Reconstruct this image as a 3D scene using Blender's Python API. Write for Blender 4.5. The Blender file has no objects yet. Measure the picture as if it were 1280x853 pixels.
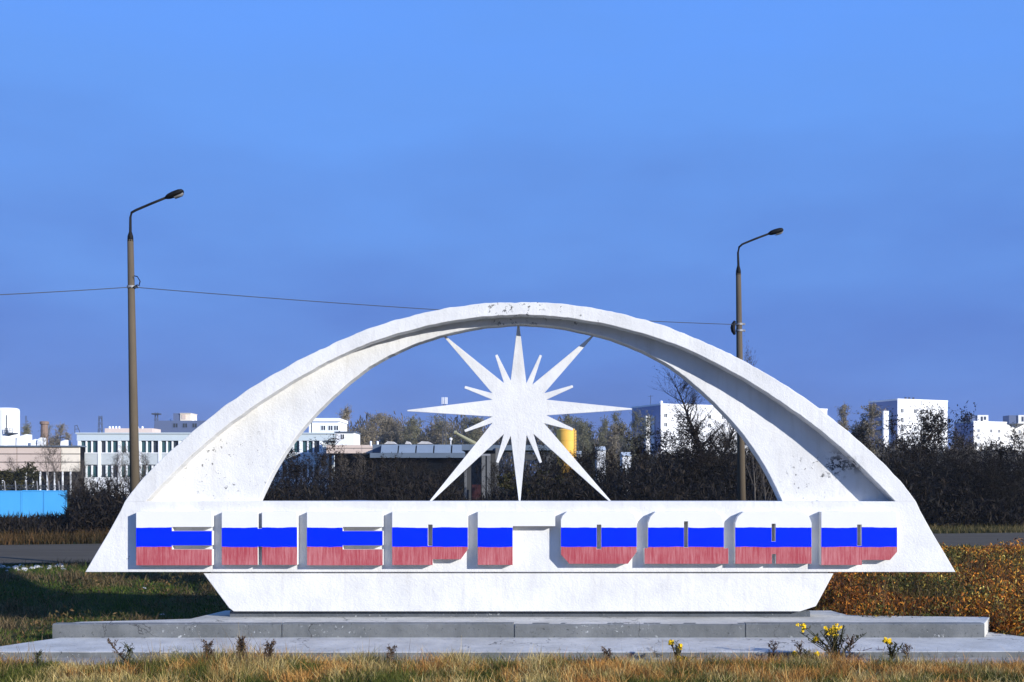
import bpy, bmesh, math, random
import numpy as np
from mathutils import Vector, noise
from mathutils.geometry import tessellate_polygon

random.seed(7)
RNG = np.random.default_rng(7)
S = bpy.context.scene
COL = S.collection

# ------------------------------------------------------------------ camera, sky, sun, exposure
F = 1400.0          # focal length in pixels of a 1280 px wide picture
EYE = 2.6           # eye height over the road
HZ = 600.0          # row of the horizon
cam_d = bpy.data.cameras.new('camera')
cam = bpy.data.objects.new('camera', cam_d)
COL.objects.link(cam)
cam.location = (0, 0, EYE)
cam.rotation_euler = (math.radians(90), 0, 0)
cam_d.sensor_width = 36.0
cam_d.lens = 36.0 * F / 1280.0
cam_d.shift_y = (HZ - 426.5) / 1280.0
cam_d.clip_end = 6000
S.camera = cam

SUN_DIR = Vector((1.31, -1.0, 0.56)).normalized()      # from the scene towards the sun
elev = math.asin(SUN_DIR.z)
azim = math.atan2(SUN_DIR.x, SUN_DIR.y)
sd = bpy.data.lights.new('sun', 'SUN')
sd.energy = 5.0
sd.angle = math.radians(0.5)
sd.color = (1.0, 0.98, 0.94)
sun = bpy.data.objects.new('sun', sd)
COL.objects.link(sun)
sun.location = (30, -20, 30)
sun.rotation_euler = (-SUN_DIR).to_track_quat('-Z', 'Y').to_euler()

W = bpy.data.worlds.new('World')
S.world = W
W.use_nodes = True
nt = W.node_tree
bg = nt.nodes['Background']
sky = nt.nodes.new('ShaderNodeTexSky')
sky.sky_type = 'NISHITA'
sky.sun_disc = False
sky.sun_elevation = elev
sky.sun_rotation = azim
geo = nt.nodes.new('ShaderNodeTexCoord')
sep = nt.nodes.new('ShaderNodeSeparateXYZ')
nt.links.new(geo.outputs['Generated'], sep.inputs[0])
mp = nt.nodes.new('ShaderNodeMapping'); mp.inputs['Scale'].default_value = (1.0, 1.0, 3.2)
nt.links.new(geo.outputs['Generated'], mp.inputs[0])
nz = nt.nodes.new('ShaderNodeTexNoise')
nz.inputs['Scale'].default_value = 4.0; nz.inputs['Detail'].default_value = 5; nz.inputs['Roughness'].default_value = 0.5
nt.links.new(mp.outputs[0], nz.inputs['Vector'])
ad = nt.nodes.new('ShaderNodeMath'); ad.operation = 'MULTIPLY_ADD'
nt.links.new(nz.outputs['Fac'], ad.inputs[0]); ad.inputs[1].default_value = 0.26
nt.links.new(sep.outputs['Z'], ad.inputs[2])
rp = nt.nodes.new('ShaderNodeValToRGB')
nt.links.new(ad.outputs[0], rp.inputs[0])
cr = rp.color_ramp
def srgb(r, g, b):
    f = lambda c: (c / 255 / 12.92) if c / 255 <= .04045 else ((c / 255 + .055) / 1.055) ** 2.4
    return (f(r), f(g), f(b), 1)
cr.elements[0].position = 0.10; cr.elements[0].color = srgb(54, 86, 164)
cr.elements[1].position = 0.55; cr.elements[1].color = srgb(94, 152, 244)
for p, c in ((0.15, srgb(64, 100, 180)), (0.23, srgb(76, 117, 200)), (0.34, srgb(89, 138, 219)), (0.44, srgb(94, 149, 234))):
    e = cr.elements.new(p); e.color = c
mul = nt.nodes.new('ShaderNodeVectorMath'); mul.operation = 'SCALE'; mul.inputs['Scale'].default_value = 10.0
nt.links.new(rp.outputs[0], mul.inputs[0])
mixn = nt.nodes.new('ShaderNodeMix'); mixn.data_type = 'RGBA'; mixn.inputs[0].default_value = 0.92
nt.links.new(sky.outputs[0], mixn.inputs[6]); nt.links.new(mul.outputs[0], mixn.inputs[7])
nt.links.new(mixn.outputs[2], bg.inputs['Color'])
bg.inputs['Strength'].default_value = 0.084

S.view_settings.view_transform = 'Standard'
S.view_settings.look = 'None'
S.view_settings.exposure = 0.45
S.view_settings.gamma = 1.0
S.cycles.max_bounces = 6
S.cycles.transparent_max_bounces = 8

# ------------------------------------------------------------------ helpers
def U(px, py, Y):
    """where the ray of a photograph pixel meets the upright plane at distance Y"""
    return Vector(((px - 640) / F * Y, Y, EYE - (py - HZ) / F * Y))
def G(px, py, z):
    Y = F * (EYE - z) / (py - HZ)
    return Vector(((px - 640) / F * Y, Y, z))
def road_near(x): return 38.4 + 0.23 * x
def road_far(x): return 49.4 + 0.23 * x

class MB:
    def __init__(s): s.v = []; s.f = []; s.m = []
    def add(s, vs, fs, m=0):
        b = len(s.v); s.v += [tuple(p) for p in vs]
        for f in fs: s.f.append([b + i for i in f]); s.m.append(m)
    def box(s, x0, x1, y0, y1, z0, z1, m=0):
        s.add([(x0,y0,z0),(x1,y0,z0),(x1,y1,z0),(x0,y1,z0),(x0,y0,z1),(x1,y0,z1),(x1,y1,z1),(x0,y1,z1)],
              [(0,3,2,1),(4,5,6,7),(0,1,5,4),(1,2,6,5),(2,3,7,6),(3,0,4,7)], m)
    def obox(s, o, u, n, a0, a1, d0, d1, z0, z1, m=0):
        """box in a facade frame: o corner, u along, n outward"""
        P = lambda a, d, z: (o.x + u.x*a + n.x*d, o.y + u.y*a + n.y*d, z)
        s.add([P(a0,d0,z0),P(a1,d0,z0),P(a1,d1,z0),P(a0,d1,z0),P(a0,d0,z1),P(a1,d0,z1),P(a1,d1,z1),P(a0,d1,z1)],
              [(0,3,2,1),(4,5,6,7),(0,1,5,4),(1,2,6,5),(2,3,7,6),(3,0,4,7)], m)
    def tube(s, pts, rad, n=6, m=0, cap=True):
        pts = [Vector(p) for p in pts]
        if not hasattr(rad, '__len__'): rad = [rad] * len(pts)
        b = len(s.v); up = Vector((0.02, 0.01, 1))
        for i, p in enumerate(pts):
            t = (pts[min(i+1, len(pts)-1)] - pts[max(i-1, 0)]).normalized()
            a = t.cross(Vector((0, 1, 0.01)) if abs(t.z) > .9 else up).normalized(); c = t.cross(a)
            for k in range(n):
                w = 2 * math.pi * k / n
                s.v.append(tuple(p + (a * math.cos(w) + c * math.sin(w)) * rad[i]))
        for i in range(len(pts) - 1):
            for k in range(n):
                s.f.append([b+i*n+k, b+i*n+(k+1)%n, b+(i+1)*n+(k+1)%n, b+(i+1)*n+k]); s.m.append(m)
        if cap:
            s.f.append([b+k for k in range(n)]); s.m.append(m)
            s.f.append([b+(len(pts)-1)*n+k for k in range(n)]); s.m.append(m)
    def prism(s, loops, to3, d0, d1, m=0, ms=None):
        """polygon with holes extruded between depths d0 (front) and d1"""
        ms = m if ms is None else ms
        tri = tessellate_polygon([[Vector((p[0], p[1], 0)) for p in L] for L in loops])
        flat = [p for L in loops for p in L]
        b = len(s.v); n = len(flat)
        s.v += [tuple(to3(p, d0)) for p in flat] + [tuple(to3(p, d1)) for p in flat]
        for t in tri:
            s.f.append([b+i for i in t]); s.m.append(m)
            s.f.append([b+n+i for i in reversed(t)]); s.m.append(ms)
        k = 0
        for L in loops:
            for i in range(len(L)):
                j = (i + 1) % len(L)
                s.f.append([b+k+i, b+k+j, b+n+k+j, b+n+k+i]); s.m.append(ms)
            k += len(L)
    def mesh(s, name, mats, origin=(0,0,0), fix=True, smooth=False):
        me = bpy.data.meshes.new(name); o = Vector(origin)
        me.from_pydata([(p[0]-o.x, p[1]-o.y, p[2]-o.z) for p in s.v], [], s.f)
        for mt in (mats if isinstance(mats, (list, tuple)) else [mats]): me.materials.append(mt)
        me.polygons.foreach_set('material_index', s.m)
        if fix:
            bm = bmesh.new(); bm.from_mesh(me)
            bmesh.ops.remove_doubles(bm, verts=bm.verts, dist=1e-5)
            bmesh.ops.recalc_face_normals(bm, faces=bm.faces); bm.to_mesh(me); bm.free()
        if smooth: me.polygons.foreach_set('use_smooth', [True] * len(me.polygons))
        me.update(); return me

def link(name, me, parent=None, loc=(0,0,0)):
    o = bpy.data.objects.new(name, me); COL.objects.link(o)
    if parent: o.parent = parent
    o.location = loc; return o
def part(name, mb, mats, parent, smooth=False, bevel=0, origin=None, fix=True):
    base = parent
    og = Vector((0,0,0))
    while base is not None: og += Vector(base.location); base = base.parent
    o = link(name, mb.mesh(name, mats, og, fix, smooth), parent)
    if bevel:
        b = o.modifiers.new('bevel', 'BEVEL'); b.width = bevel; b.segments = 2; b.limit_method = 'ANGLE'; b.angle_limit = math.radians(40)
    return o
def tag(o, label, cat, group=None):
    o['label'] = label; o['category'] = cat
    if group: o['group'] = group
    return o
def thing(name, label, cat, loc=(0,0,0), group=None):
    o = bpy.data.objects.new(name, None); COL.objects.link(o); o.location = loc; o.empty_display_size = .3
    return tag(o, label, cat, group)
def solo(name, mb, mats, label, cat, loc=(0,0,0), group=None, smooth=False):
    o = link(name, mb.mesh(name, mats, loc, True, smooth), None, loc)
    return tag(o, label, cat, group)
def struct(name, me):
    o = link(name, me); o['kind'] = 'structure'; return o

# ------------------------------------------------------------------ materials
class NT:
    def __init__(s, name, rough=.8, spec=.2):
        s.m = bpy.data.materials.new(name); s.m.use_nodes = True; s.t = s.m.node_tree
        s.b = s.t.nodes['Principled BSDF']; s.b.inputs['Roughness'].default_value = rough
        s.b.inputs['Specular IOR Level'].default_value = spec
        s.co = s.t.nodes.new('ShaderNodeTexCoord').outputs['Object']
    def L(s, a, b): s.t.links.new(a, b)
    def noise(s, scale, detail=5, rough=.6, vec=None, stretch=None):
        n = s.t.nodes.new('ShaderNodeTexNoise'); n.inputs['Scale'].default_value = scale
        n.inputs['Detail'].default_value = detail; n.inputs['Roughness'].default_value = rough
        v = vec or s.co
        if stretch:
            mpn = s.t.nodes.new('ShaderNodeMapping'); mpn.inputs['Scale'].default_value = stretch; s.L(v, mpn.inputs[0]); v = mpn.outputs[0]
        s.L(v, n.inputs['Vector']); return n.outputs['Fac']
    def ramp(s, fac, *stops):
        r = s.t.nodes.new('ShaderNodeValToRGB'); s.L(fac, r.inputs[0]); c = r.color_ramp
        c.elements[0].position = stops[0][0]; c.elements[0].color = col4(stops[0][1])
        c.elements[1].position = stops[-1][0]; c.elements[1].color = col4(stops[-1][1])
        for p, q in stops[1:-1]: e = c.elements.new(p); e.color = col4(q)
        return r.outputs[0]
    def mix(s, fac, a, b, blend='MIX'):
        m = s.t.nodes.new('ShaderNodeMix'); m.data_type = 'RGBA'; m.blend_type = blend
        for k, x in ((0, fac), (6, a), (7, b)):
            if hasattr(x, 'is_output'): s.L(x, m.inputs[k])
            else: m.inputs[k].default_value = x if k == 0 else col4(x)
        return m.outputs[2]
    def math(s, op, a, b=0.0, c=0.0):
        m = s.t.nodes.new('ShaderNodeMath'); m.operation = op
        for k, x in enumerate((a, b, c)):
            if hasattr(x, 'is_output'): s.L(x, m.inputs[k])
            else: m.inputs[k].default_value = x
        return m.outputs[0]
    def sep(s, v=None):
        q = s.t.nodes.new('ShaderNodeSeparateXYZ'); s.L(v or s.co, q.inputs[0]); return q.outputs
    def spot(s, centre, radius):
        """soft mask, 1 at a place on the thing and 0 beyond the radius"""
        d = s.t.nodes.new('ShaderNodeVectorMath'); d.operation = 'DISTANCE'; s.L(s.co, d.inputs[0]); d.inputs[1].default_value = centre
        mr = s.t.nodes.new('ShaderNodeMapRange'); s.L(d.outputs['Value'], mr.inputs[0])
        mr.inputs[1].default_value = radius; mr.inputs[2].default_value = radius * .3; return mr.outputs[0]
    def color(s, c):
        if hasattr(c, 'is_output'): s.L(c, s.b.inputs['Base Color'])
        else: s.b.inputs['Base Color'].default_value = col4(c)
        return s
    def bump(s, h, strength=.3, dist=.02):
        b = s.t.nodes.new('ShaderNodeBump'); b.inputs['Strength'].default_value = strength; b.inputs['Distance'].default_value = dist
        s.L(h, b.inputs['Height']); s.L(b.outputs[0], s.b.inputs['Normal']); return s
def col4(c):
    if hasattr(c, '__len__'): return tuple(c) if len(c) == 4 else (*c, 1)
    return (c, c, c, 1)
def plain(name, c, rough=.7, var=.25, scale=3.0, spec=.2, metal=0):
    n = NT(name, rough, spec); f = n.noise(scale)
    n.color(n.mix(f, [x * (1 - var) for x in c], [min(x * (1 + var), .95) for x in c]))
    n.b.inputs['Metallic'].default_value = metal; return n.m

MON = Vector((0.17, 23.3, -0.17))           # foot of the monument
def Lc(px, py, Y): return tuple(U(px, py, Y) - MON)

def white_paint(name, chips):
    n = NT(name, .75, .15)
    big = n.noise(1.1, 4); fine = n.noise(22, 6, .7); drip = n.noise(2.4, 5, .6, stretch=(3.2, 3.2, .35))
    c = n.mix(n.ramp(big, (.35, 0.0), (.7, 1.0)), (.695, .685, .66), (.585, .578, .56))
    c = n.mix(n.ramp(drip, (.52, 0.0), (.80, .6)), c, (.52, .50, .46))
    speck = n.ramp(n.noise(14, 4, .8), (.66, 0.0), (.68, .75))
    rare = n.ramp(n.noise(.9, 3), (.46, 0.0), (.56, 1.0))
    c = n.mix(n.math('MULTIPLY', speck, rare), c, (.36, .35, .32))
    for centre, rad, th in chips:
        f = n.math('MULTIPLY', n.spot(centre, rad), n.ramp(n.noise(9, 4, .75), (th - .04, 0.0), (th - .025, 1.0)))
        c = n.mix(f, c, (.07, .07, .07))
    n.color(c)
    n.bump(n.math('ADD', n.math('MULTIPLY', n.noise(3.2, 6, .65), 1.6), fine), .55, .016)
    return n.m
M_WHITE = white_paint('white_lime_paint', [
    (Lc(1045, 582, 23.66), .36, .565), (Lc(1068, 578, 23.55), .30, .53), (Lc(1013, 600, 23.66), .75, .66), (Lc(290, 590, 23.66), 1.2, .672),
    (Lc(265, 570, 23.66), 1.0, .68), (Lc(640, 385, 23.3), .9, .62), (Lc(690, 388, 23.3), 1.4, .665), (Lc(400, 470, 23.66), 1.4, .72),
    (Lc(165, 690, 23.3), .35, .64), (Lc(140, 675, 23.3), .4, .70), (Lc(855, 440, 23.5), .9, .70), (Lc(180, 630, 23.3), .3, .68)])
M_STAR = white_paint('star_white_paint', [])

def letter_paint():
    n = NT('tricolour_letter_paint', .75, .06)
    o = n.sep(); YF = 23.12
    zz = lambda py: EYE - (py - HZ) / F * YF - MON.z
    wob = n.math('MULTIPLY', n.math('SUBTRACT', n.noise(2.2, 3), .5), .045)
    z = n.math('ADD', o['Z'], wob)
    st = n.noise(5.0, 6, .75, stretch=(7, 7, .45))
    st2 = n.noise(1.3, 3)
    red = n.mix(n.ramp(n.math('ADD', n.math('MULTIPLY', st, .75), n.math('MULTIPLY', st2, .25)), (.42, 0.0), (.66, 1.0)), (.33, .055, .068), (.49, .195, .195))
    blue = n.mix(n.noise(3, 4), (.0, .016, .74), (.0, .024, .86))
    white = n.mix(n.noise(2, 4), (.71, .70, .675), (.65, .642, .62))
    c = n.mix(n.math('LESS_THAN', z, zz(659.6)), white, blue)
    c = n.mix(n.math('LESS_THAN', z, zz(683.8)), c, red)
    n.color(c); n.bump(n.noise(30, 4), .15, .01)
    return n.m
M_LET = letter_paint()

def concrete(name, lo, hi, crack=True):
    n = NT(name, .9, .1)
    c = n.mix(n.ramp(n.noise(1.3, 6, .65), (.3, 0.0), (.7, 1.0)), lo, hi)
    sp = n.ramp(n.noise(13, 5, .8), (.60, 0.0), (.64, .8))
    c = n.mix(sp, c, [x * .35 for x in lo])
    wsp = n.math('MULTIPLY', n.ramp(n.noise(11, 4, .8), (.62, 0.0), (.65, .7)), n.ramp(n.noise(.7, 2), (.5, 0.0), (.58, 1.0)))
    c = n.mix(wsp, c, (.62, .63, .62))
    if crack:
        v = n.t.nodes.new('ShaderNodeTexVoronoi'); v.feature = 'DISTANCE_TO_EDGE'; v.inputs['Scale'].default_value = .55
        add = n.t.nodes.new('ShaderNodeVectorMath'); add.operation = 'ADD'
        nn = n.t.nodes.new('ShaderNodeTexNoise'); nn.inputs['Scale'].default_value = 2.5; nn.inputs['Detail'].default_value = 6
        n.L(n.co, nn.inputs['Vector']); n.L(n.co, add.inputs[0]); n.L(nn.outputs['Color'], add.inputs[1]); n.L(add.outputs[0], v.inputs['Vector'])
        cm = n.math('MULTIPLY', n.math('LESS_THAN', v.outputs['Distance'], .006), n.ramp(n.noise(.6, 2), (.45, 0.0), (.55, .9)))
        c = n.mix(cm, c, (.06, .06, .06))
    n.color(c)
    n.bump(n.math('ADD', n.noise(6, 6, .65), n.math('MULTIPLY', n.noise(45, 4, .7), .5)), .6, .02)
    return n.m
M_CONC = concrete('weathered_concrete', (.10, .105, .105), (.175, .18, .178))
M_TREAD = concrete('tread_concrete', (.36, .345, .31), (.54, .52, .47))
M_DARKC = concrete('dark_concrete', (.07, .08, .09), (.12, .13, .145), False)

def asphalt():
    n = NT('worn_asphalt', 1.0, .0)
    c = n.mix(n.noise(.5, 5, .6, stretch=(.4, 2, 1)), (.062, .053, .042), (.12, .104, .082))
    c = n.mix(n.ramp(n.noise(2.0, 4), (.6, 0.0), (.75, .6)), c, (.05, .05, .052))
    n.color(c); n.bump(n.noise(40, 3), .4, .01); return n.m
M_ASPH = asphalt()
def soil():
    n = NT('soil_and_dry_turf', .95, .05)
    a = n.noise(.35, 6, .65); b = n.noise(3.0, 6, .7)
    c = n.ramp(n.math('ADD', n.math('MULTIPLY', a, .55), n.math('MULTIPLY', b, .45)),
               (.34, (.016, .026, .005)), (.47, (.034, .042, .010)), (.56, (.065, .048, .018)), (.68, (.12, .085, .04)))
    n.color(c); n.bump(b, .8, .08); return n.m
M_SOIL = soil()
M_APRON = concrete('dusty_ground', (.20, .18, .15), (.33, .30, .26), False)
M_STONE = concrete('pale_stone', (.35, .33, .31), (.5, .48, .46), False)

def tint_mat(name, rough=.75, trans=0.0):
    n = NT(name, rough, .15)
    a = n.t.nodes.new('ShaderNodeAttribute'); a.attribute_name = 'tint'
    n.color(a.outputs['Color'])
    if trans:
        t = n.t.nodes.new('ShaderNodeBsdfTranslucent'); n.L(a.outputs['Color'], t.inputs['Color'])
        mx = n.t.nodes.new('ShaderNodeMixShader'); mx.inputs[0].default_value = trans
        n.L(n.b.outputs[0], mx.inputs[1]); n.L(t.outputs[0], mx.inputs[2])
        n.L(mx.outputs[0], n.t.nodes['Material Output'].inputs[0])
    return n.m
M_GRASS = tint_mat('grass_blades', .7, .25)
M_LEAFT = tint_mat('weed_leaves', .65, .25)
def foliage(name, *cols):
    n = NT(name, .85, .08)
    g = n.t.nodes.new('ShaderNodeNewGeometry'); oi = n.t.nodes.new('ShaderNodeObjectInfo')
    f = n.math('ADD', n.math('MULTIPLY', g.outputs['Random Per Island'], .75), n.math('MULTIPLY', oi.outputs['Random'], .25))
    k = len(cols) - 1
    n.color(n.ramp(f, *[(i / k, c) for i, c in enumerate(cols)])); return n.m
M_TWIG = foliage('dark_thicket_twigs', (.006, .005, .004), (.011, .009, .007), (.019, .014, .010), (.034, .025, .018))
M_TWIG2 = foliage('grey_brown_twigs', (.030, .026, .022), (.055, .045, .036), (.09, .075, .06), (.13, .11, .085))
M_OLIVE = foliage('olive_leaves', (.012, .013, .006), (.025, .026, .010), (.045, .042, .016), (.07, .05, .02))
M_POPL = foliage('autumn_poplar_leaves', (.11, .095, .07), (.17, .145, .10), (.23, .19, .125), (.29, .24, .155))
M_POPG = foliage('greenish_poplar_leaves', (.07, .075, .05), (.12, .115, .07), (.16, .15, .085), (.21, .18, .10))
M_BARK = plain('bark', (.030, .025, .020), .9, .4, 12)
M_BARKG = plain('grey_bark', (.10, .085, .07), .9, .3, 12)

M_WALLW = plain('white_facade', (.74, .75, .76), .8, .06, .5)
M_WALLP = plain('pale_blue_cornice', (.48, .54, .56), .8, .08, .6)
M_WALLG = plain('grey_white_spandrel', (.46, .49, .49), .85, .12, 1.5)
M_BEIGE = plain('beige_panel', (.56, .45, .38), .85, .10, .8)
M_CREAM = plain('cream_panel', (.72, .64, .52), .85, .08, .8)
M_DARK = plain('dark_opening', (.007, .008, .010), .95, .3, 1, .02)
M_BLUEG = plain('blue_grey_cladding', (.10, .13, .17), .7, .2, .8)
M_STEEL = plain('blue_grey_skylight', (.17, .21, .26), .5, .15, .8)
M_TOWER = plain('far_white_block', (.78, .78, .78), .85, .04, .1)
M_TOWER2 = plain('far_cream_block', (.74, .72, .68), .85, .05, .1)
M_ENDSHADE = plain('painted_end_shade', (.18, .23, .40), .85, .08, .1)  # blue stands in for shade on the end faces of the pale towers
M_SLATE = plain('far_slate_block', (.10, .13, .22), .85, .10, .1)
M_WIN = plain('dark_glass', (.035, .042, .05), .25, .3, .7, .5)
M_WING = plain('teal_glass', (.035, .085, .09), .2, .5, .35, .5)
M_YEL = plain('yellow_tank_paint', (.72, .40, .06), .6, .12, .6)
M_GREY = plain('galvanised_steel', (.22, .22, .23), .5, .15, 3, .4)
M_BLACK = plain('black_metal', (.008, .008, .009), .65, .3, 6, .12)
M_IRON = plain('lattice_steel', (.055, .065, .085), .7, .2, 3)
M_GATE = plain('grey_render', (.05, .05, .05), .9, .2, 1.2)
M_GATEP = plain('dull_post_paint', (.12, .12, .12), .8, .2, 3)
M_RUST = plain('dark_red_sheet', (.035, .010, .011), .8, .3, 2)
M_FLOWER = plain('yellow_petals', (.80, .52, .01), .6, .15, 20)
M_STEM = plain('weed_stem', (.055, .055, .022), .8, .3, 20)
M_DRYSTEM = plain('dry_weed_stem', (.085, .055, .035), .9, .3, 20)
M_CARB = plain('blue_grey_car_paint', (.16, .19, .30), .3, .05, 2, .5)
M_RUBBER = plain('tyre_rubber', (.015, .015, .015), .9, .2, 8)
def pole_mat():
    n = NT('lamp_pole_concrete', .9, .1)
    c = n.mix(n.noise(2, 6, .65, stretch=(2, 2, .4)), (.065, .052, .036), (.13, .102, .070))
    n.color(c); n.bump(n.noise(18, 5, .7), .4, .01); return n.m
M_POLE = pole_mat()
def fence_blue():
    n = NT('sky_blue_fence_paint', .6, .25)
    c = n.mix(n.noise(1.0, 5), (.055, .31, .64), (.08, .38, .72))
    o = n.sep()
    rust = n.math('MULTIPLY', n.ramp(n.noise(1.5, 5, .7, stretch=(4, 4, .6)), (.5, 0.0), (.7, 1.0)), n.ramp(o['Z'], (.15, 1.0), (.75, 0.0)))
    c = n.mix(rust, c, (.10, .12, .13)); n.color(c); return n.m
M_FENCE = fence_blue()

# ------------------------------------------------------------------ ground, road
def sstep(a, b, x):
    t = np.clip((x - a) / (b - a), 0, 1); return t * t * (3 - 2 * t)
def gz_arr(x, y):
    x = np.asarray(x, float); y = np.asarray(y, float)
    low = -0.655
    z = np.full(np.broadcast(x, y).shape, low)
    z = z + (0.9 - low) * (1 - sstep(2.0, 15.0, y))
    rn = 38.4 + .23 * x
    t = sstep(0, 1, (y - 21.8) / np.maximum(rn - 1.2 - 21.8, 2))
    z = np.where(y > 21.8, low + (-0.035 - low) * t, z)
    bump = .035 * np.sin(x * 1.7 + y * .9) + .03 * np.sin(x * .63 - y * 1.31 + 1) + .02 * np.sin(x * 3.1 + y * 2.3)
    amp = sstep(22.5, 25, y) * (1 - sstep(-3.5, -.8, y - rn))
    amp = amp + sstep(1, 6, y - (49.4 + .23 * x)) * (1 - sstep(200, 400, y)) * .6
    return z + bump * amp
def gz(x, y): return float(gz_arr(x, y))
def ground():
    xs = np.concatenate([[-3000, -1200, -500, -220, -120, -80], np.arange(-60, 60.1, .75), [80, 120, 220, 500, 1200, 3000]])
    ys = np.concatenate([[-400, -60, -15, -4, 0, 2], np.arange(3, 62, .6), [65, 70, 78, 90, 120, 180, 300, 600, 1300, 4500]])
    X, Y = np.meshgrid(xs, ys); Z = gz_arr(X, Y)
    nx, ny = len(xs), len(ys)
    v = np.stack([X.ravel(), Y.ravel(), Z.ravel()], 1)
    i, j = np.meshgrid(np.arange(nx - 1), np.arange(ny - 1)); a = (j * nx + i).ravel()
    f = np.stack([a, a + 1, a + nx + 1, a + nx], 1)
    me = bpy.data.meshes.new('ground'); me.from_pydata(v.tolist(), [], f.tolist()); me.materials.append(M_SOIL)
    me.polygons.foreach_set('use_smooth', [True] * len(me.polygons)); me.update(); return struct('ground', me)
ground()
mb = MB(); xs = np.linspace(-400, 400, 161)
mb.add([(x, road_near(x) + .12 * math.sin(x * 1.3), 0.0) for x in xs] + [(x, road_far(x) + .1 * math.sin(x * 1.9), .0) for x in xs],
       [(i, i + 1, 161 + i + 1, 161 + i) for i in range(160)])
struct('road', mb.mesh('road', M_ASPH, fix=False))
mb = MB(); xs = np.linspace(-14, 14, 57)
mb.add([(x, 19.62 + .16 * noise.noise((x * .8, 0, 3)), -0.645) for x in xs] + [(x, 20.9, -.645) for x in xs],
       [(i, i + 1, 57 + i + 1, 57 + i) for i in range(56)])
struct('paved_apron', mb.mesh('paved_apron', M_APRON, fix=False))

# ------------------------------------------------------------------ the monument
mon = thing('monument', 'large white arched roadside monument with a many-pointed star and raised Cyrillic letters', 'monument', MON)
CX = 650.5
def curve(pts, n):
    P = np.array(pts, float)
    full = np.concatenate([np.stack([-P[::-1][:, 0], P[::-1][:, 1]], 1), P[1:]])
    d = np.concatenate([[0], np.cumsum(np.hypot(*np.diff(full, axis=0).T))]); d /= d[-1]
    t = np.linspace(0, 1, 801); x = np.interp(t, d, full[:, 0]); y = np.interp(t, d, full[:, 1])
    k = 25; ker = np.hanning(2 * k + 1); ker /= ker.sum()
    def sm(q):
        pad = np.concatenate([2 * q[0] - q[k:0:-1], q, 2 * q[-1] - q[-2:-k - 2:-1]]); return np.convolve(pad, ker, 'valid')
    x, y = sm(x), sm(y)
    idx = np.linspace(0, 800, n); tt = np.arange(801)
    return np.stack([np.interp(idx, tt, x) + CX, np.interp(idx, tt, y)], 1)
N = 181
C0 = curve([(0,377.5),(40,378.5),(80,383),(130,393),(150,398),(192.5,411.5),(236.5,430.5),(279.5,451),(323,476),(366.5,504.5),(409.5,539),(453.5,578.5),(478,604),(494.5,627)], N)
C1 = curve([(0,393),(50,396),(100,403.5),(150,416),(192.5,429.5),(236.5,449.5),(279.5,473),(322.5,500),(366.5,531),(409.5,567),(453.5,611),(468.5,627)], N)
C3 = curve([(0,404.5),(50,408.5),(100,419.5),(130,429),(157,441),(185.5,456),(204.5,470),(223.5,486),(242,503),(260.5,522),(277,541),(293,563),(310,590),(327.5,627)], N)
for c, a, sd_ in ((C0, 1.3, 1), (C1, .7, 2), (C3, .6, 3)):        # uneven hand-cast edges
    for i in range(1, N - 1):
        c[i, 1] += a * noise.noise((i * .35, sd_ * 9.1, 0)) + a * .6 * noise.noise((i * 1.1, sd_ * 4.3, 5))
C0[N//2-3:N//2, 1] += (.8, .2, .6)
YR, YP, YB = 23.3, 23.3 + .357, 23.3 + .76
def ring(o_, i_, y0, y1, back=True):
    m = MB(); n = len(o_)
    for c in (o_, i_):
        for y in (y0, y1): m.v += [tuple(U(p[0], p[1], YR if y0 == YR else YP)[:1]) + (y,) + (U(p[0], p[1], YR if y0 == YR else YP).z,) for p in c]
    O0, O1, I0, I1 = 0, n, 2*n, 3*n
    for k in range(n - 1):
        m.f += [[O0+k, O0+k+1, I0+k+1, I0+k], [O0+k, O1+k, O1+k+1, O0+k+1], [I0+k, I0+k+1, I1+k+1, I1+k]]
        if back: m.f.append([O1+k, I1+k, I1+k+1, O1+k+1])
    m.m = [0] * len(m.f); return m
part('arch_rim', ring(C0, C1, YR, YP - .002, False), M_WHITE, mon, bevel=.012)
C0p = C0.copy(); C0p[:, 0] = 640 + (C0p[:, 0] - 640) * YR / YP; C0p[:, 1] = 600 + (C0p[:, 1] + .3 - 600) * YR / YP
part('arch_panel', ring(C0p, C3, YP, YB), M_WHITE, mon, bevel=.012)
half = [(494.5,627),(500,639),(516,668),(531,693),(544,715.3)]
poly = [(CX - a, b) for a, b in reversed(half)] + [(CX + a, b) for a, b in half]
m = MB(); m.prism([poly], lambda p, d: (U(p[0], p[1], YR).x, d, U(p[0], p[1], YR).z), YR, YB)
part('sign_wall', m, M_WHITE, mon, bevel=.01)

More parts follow.
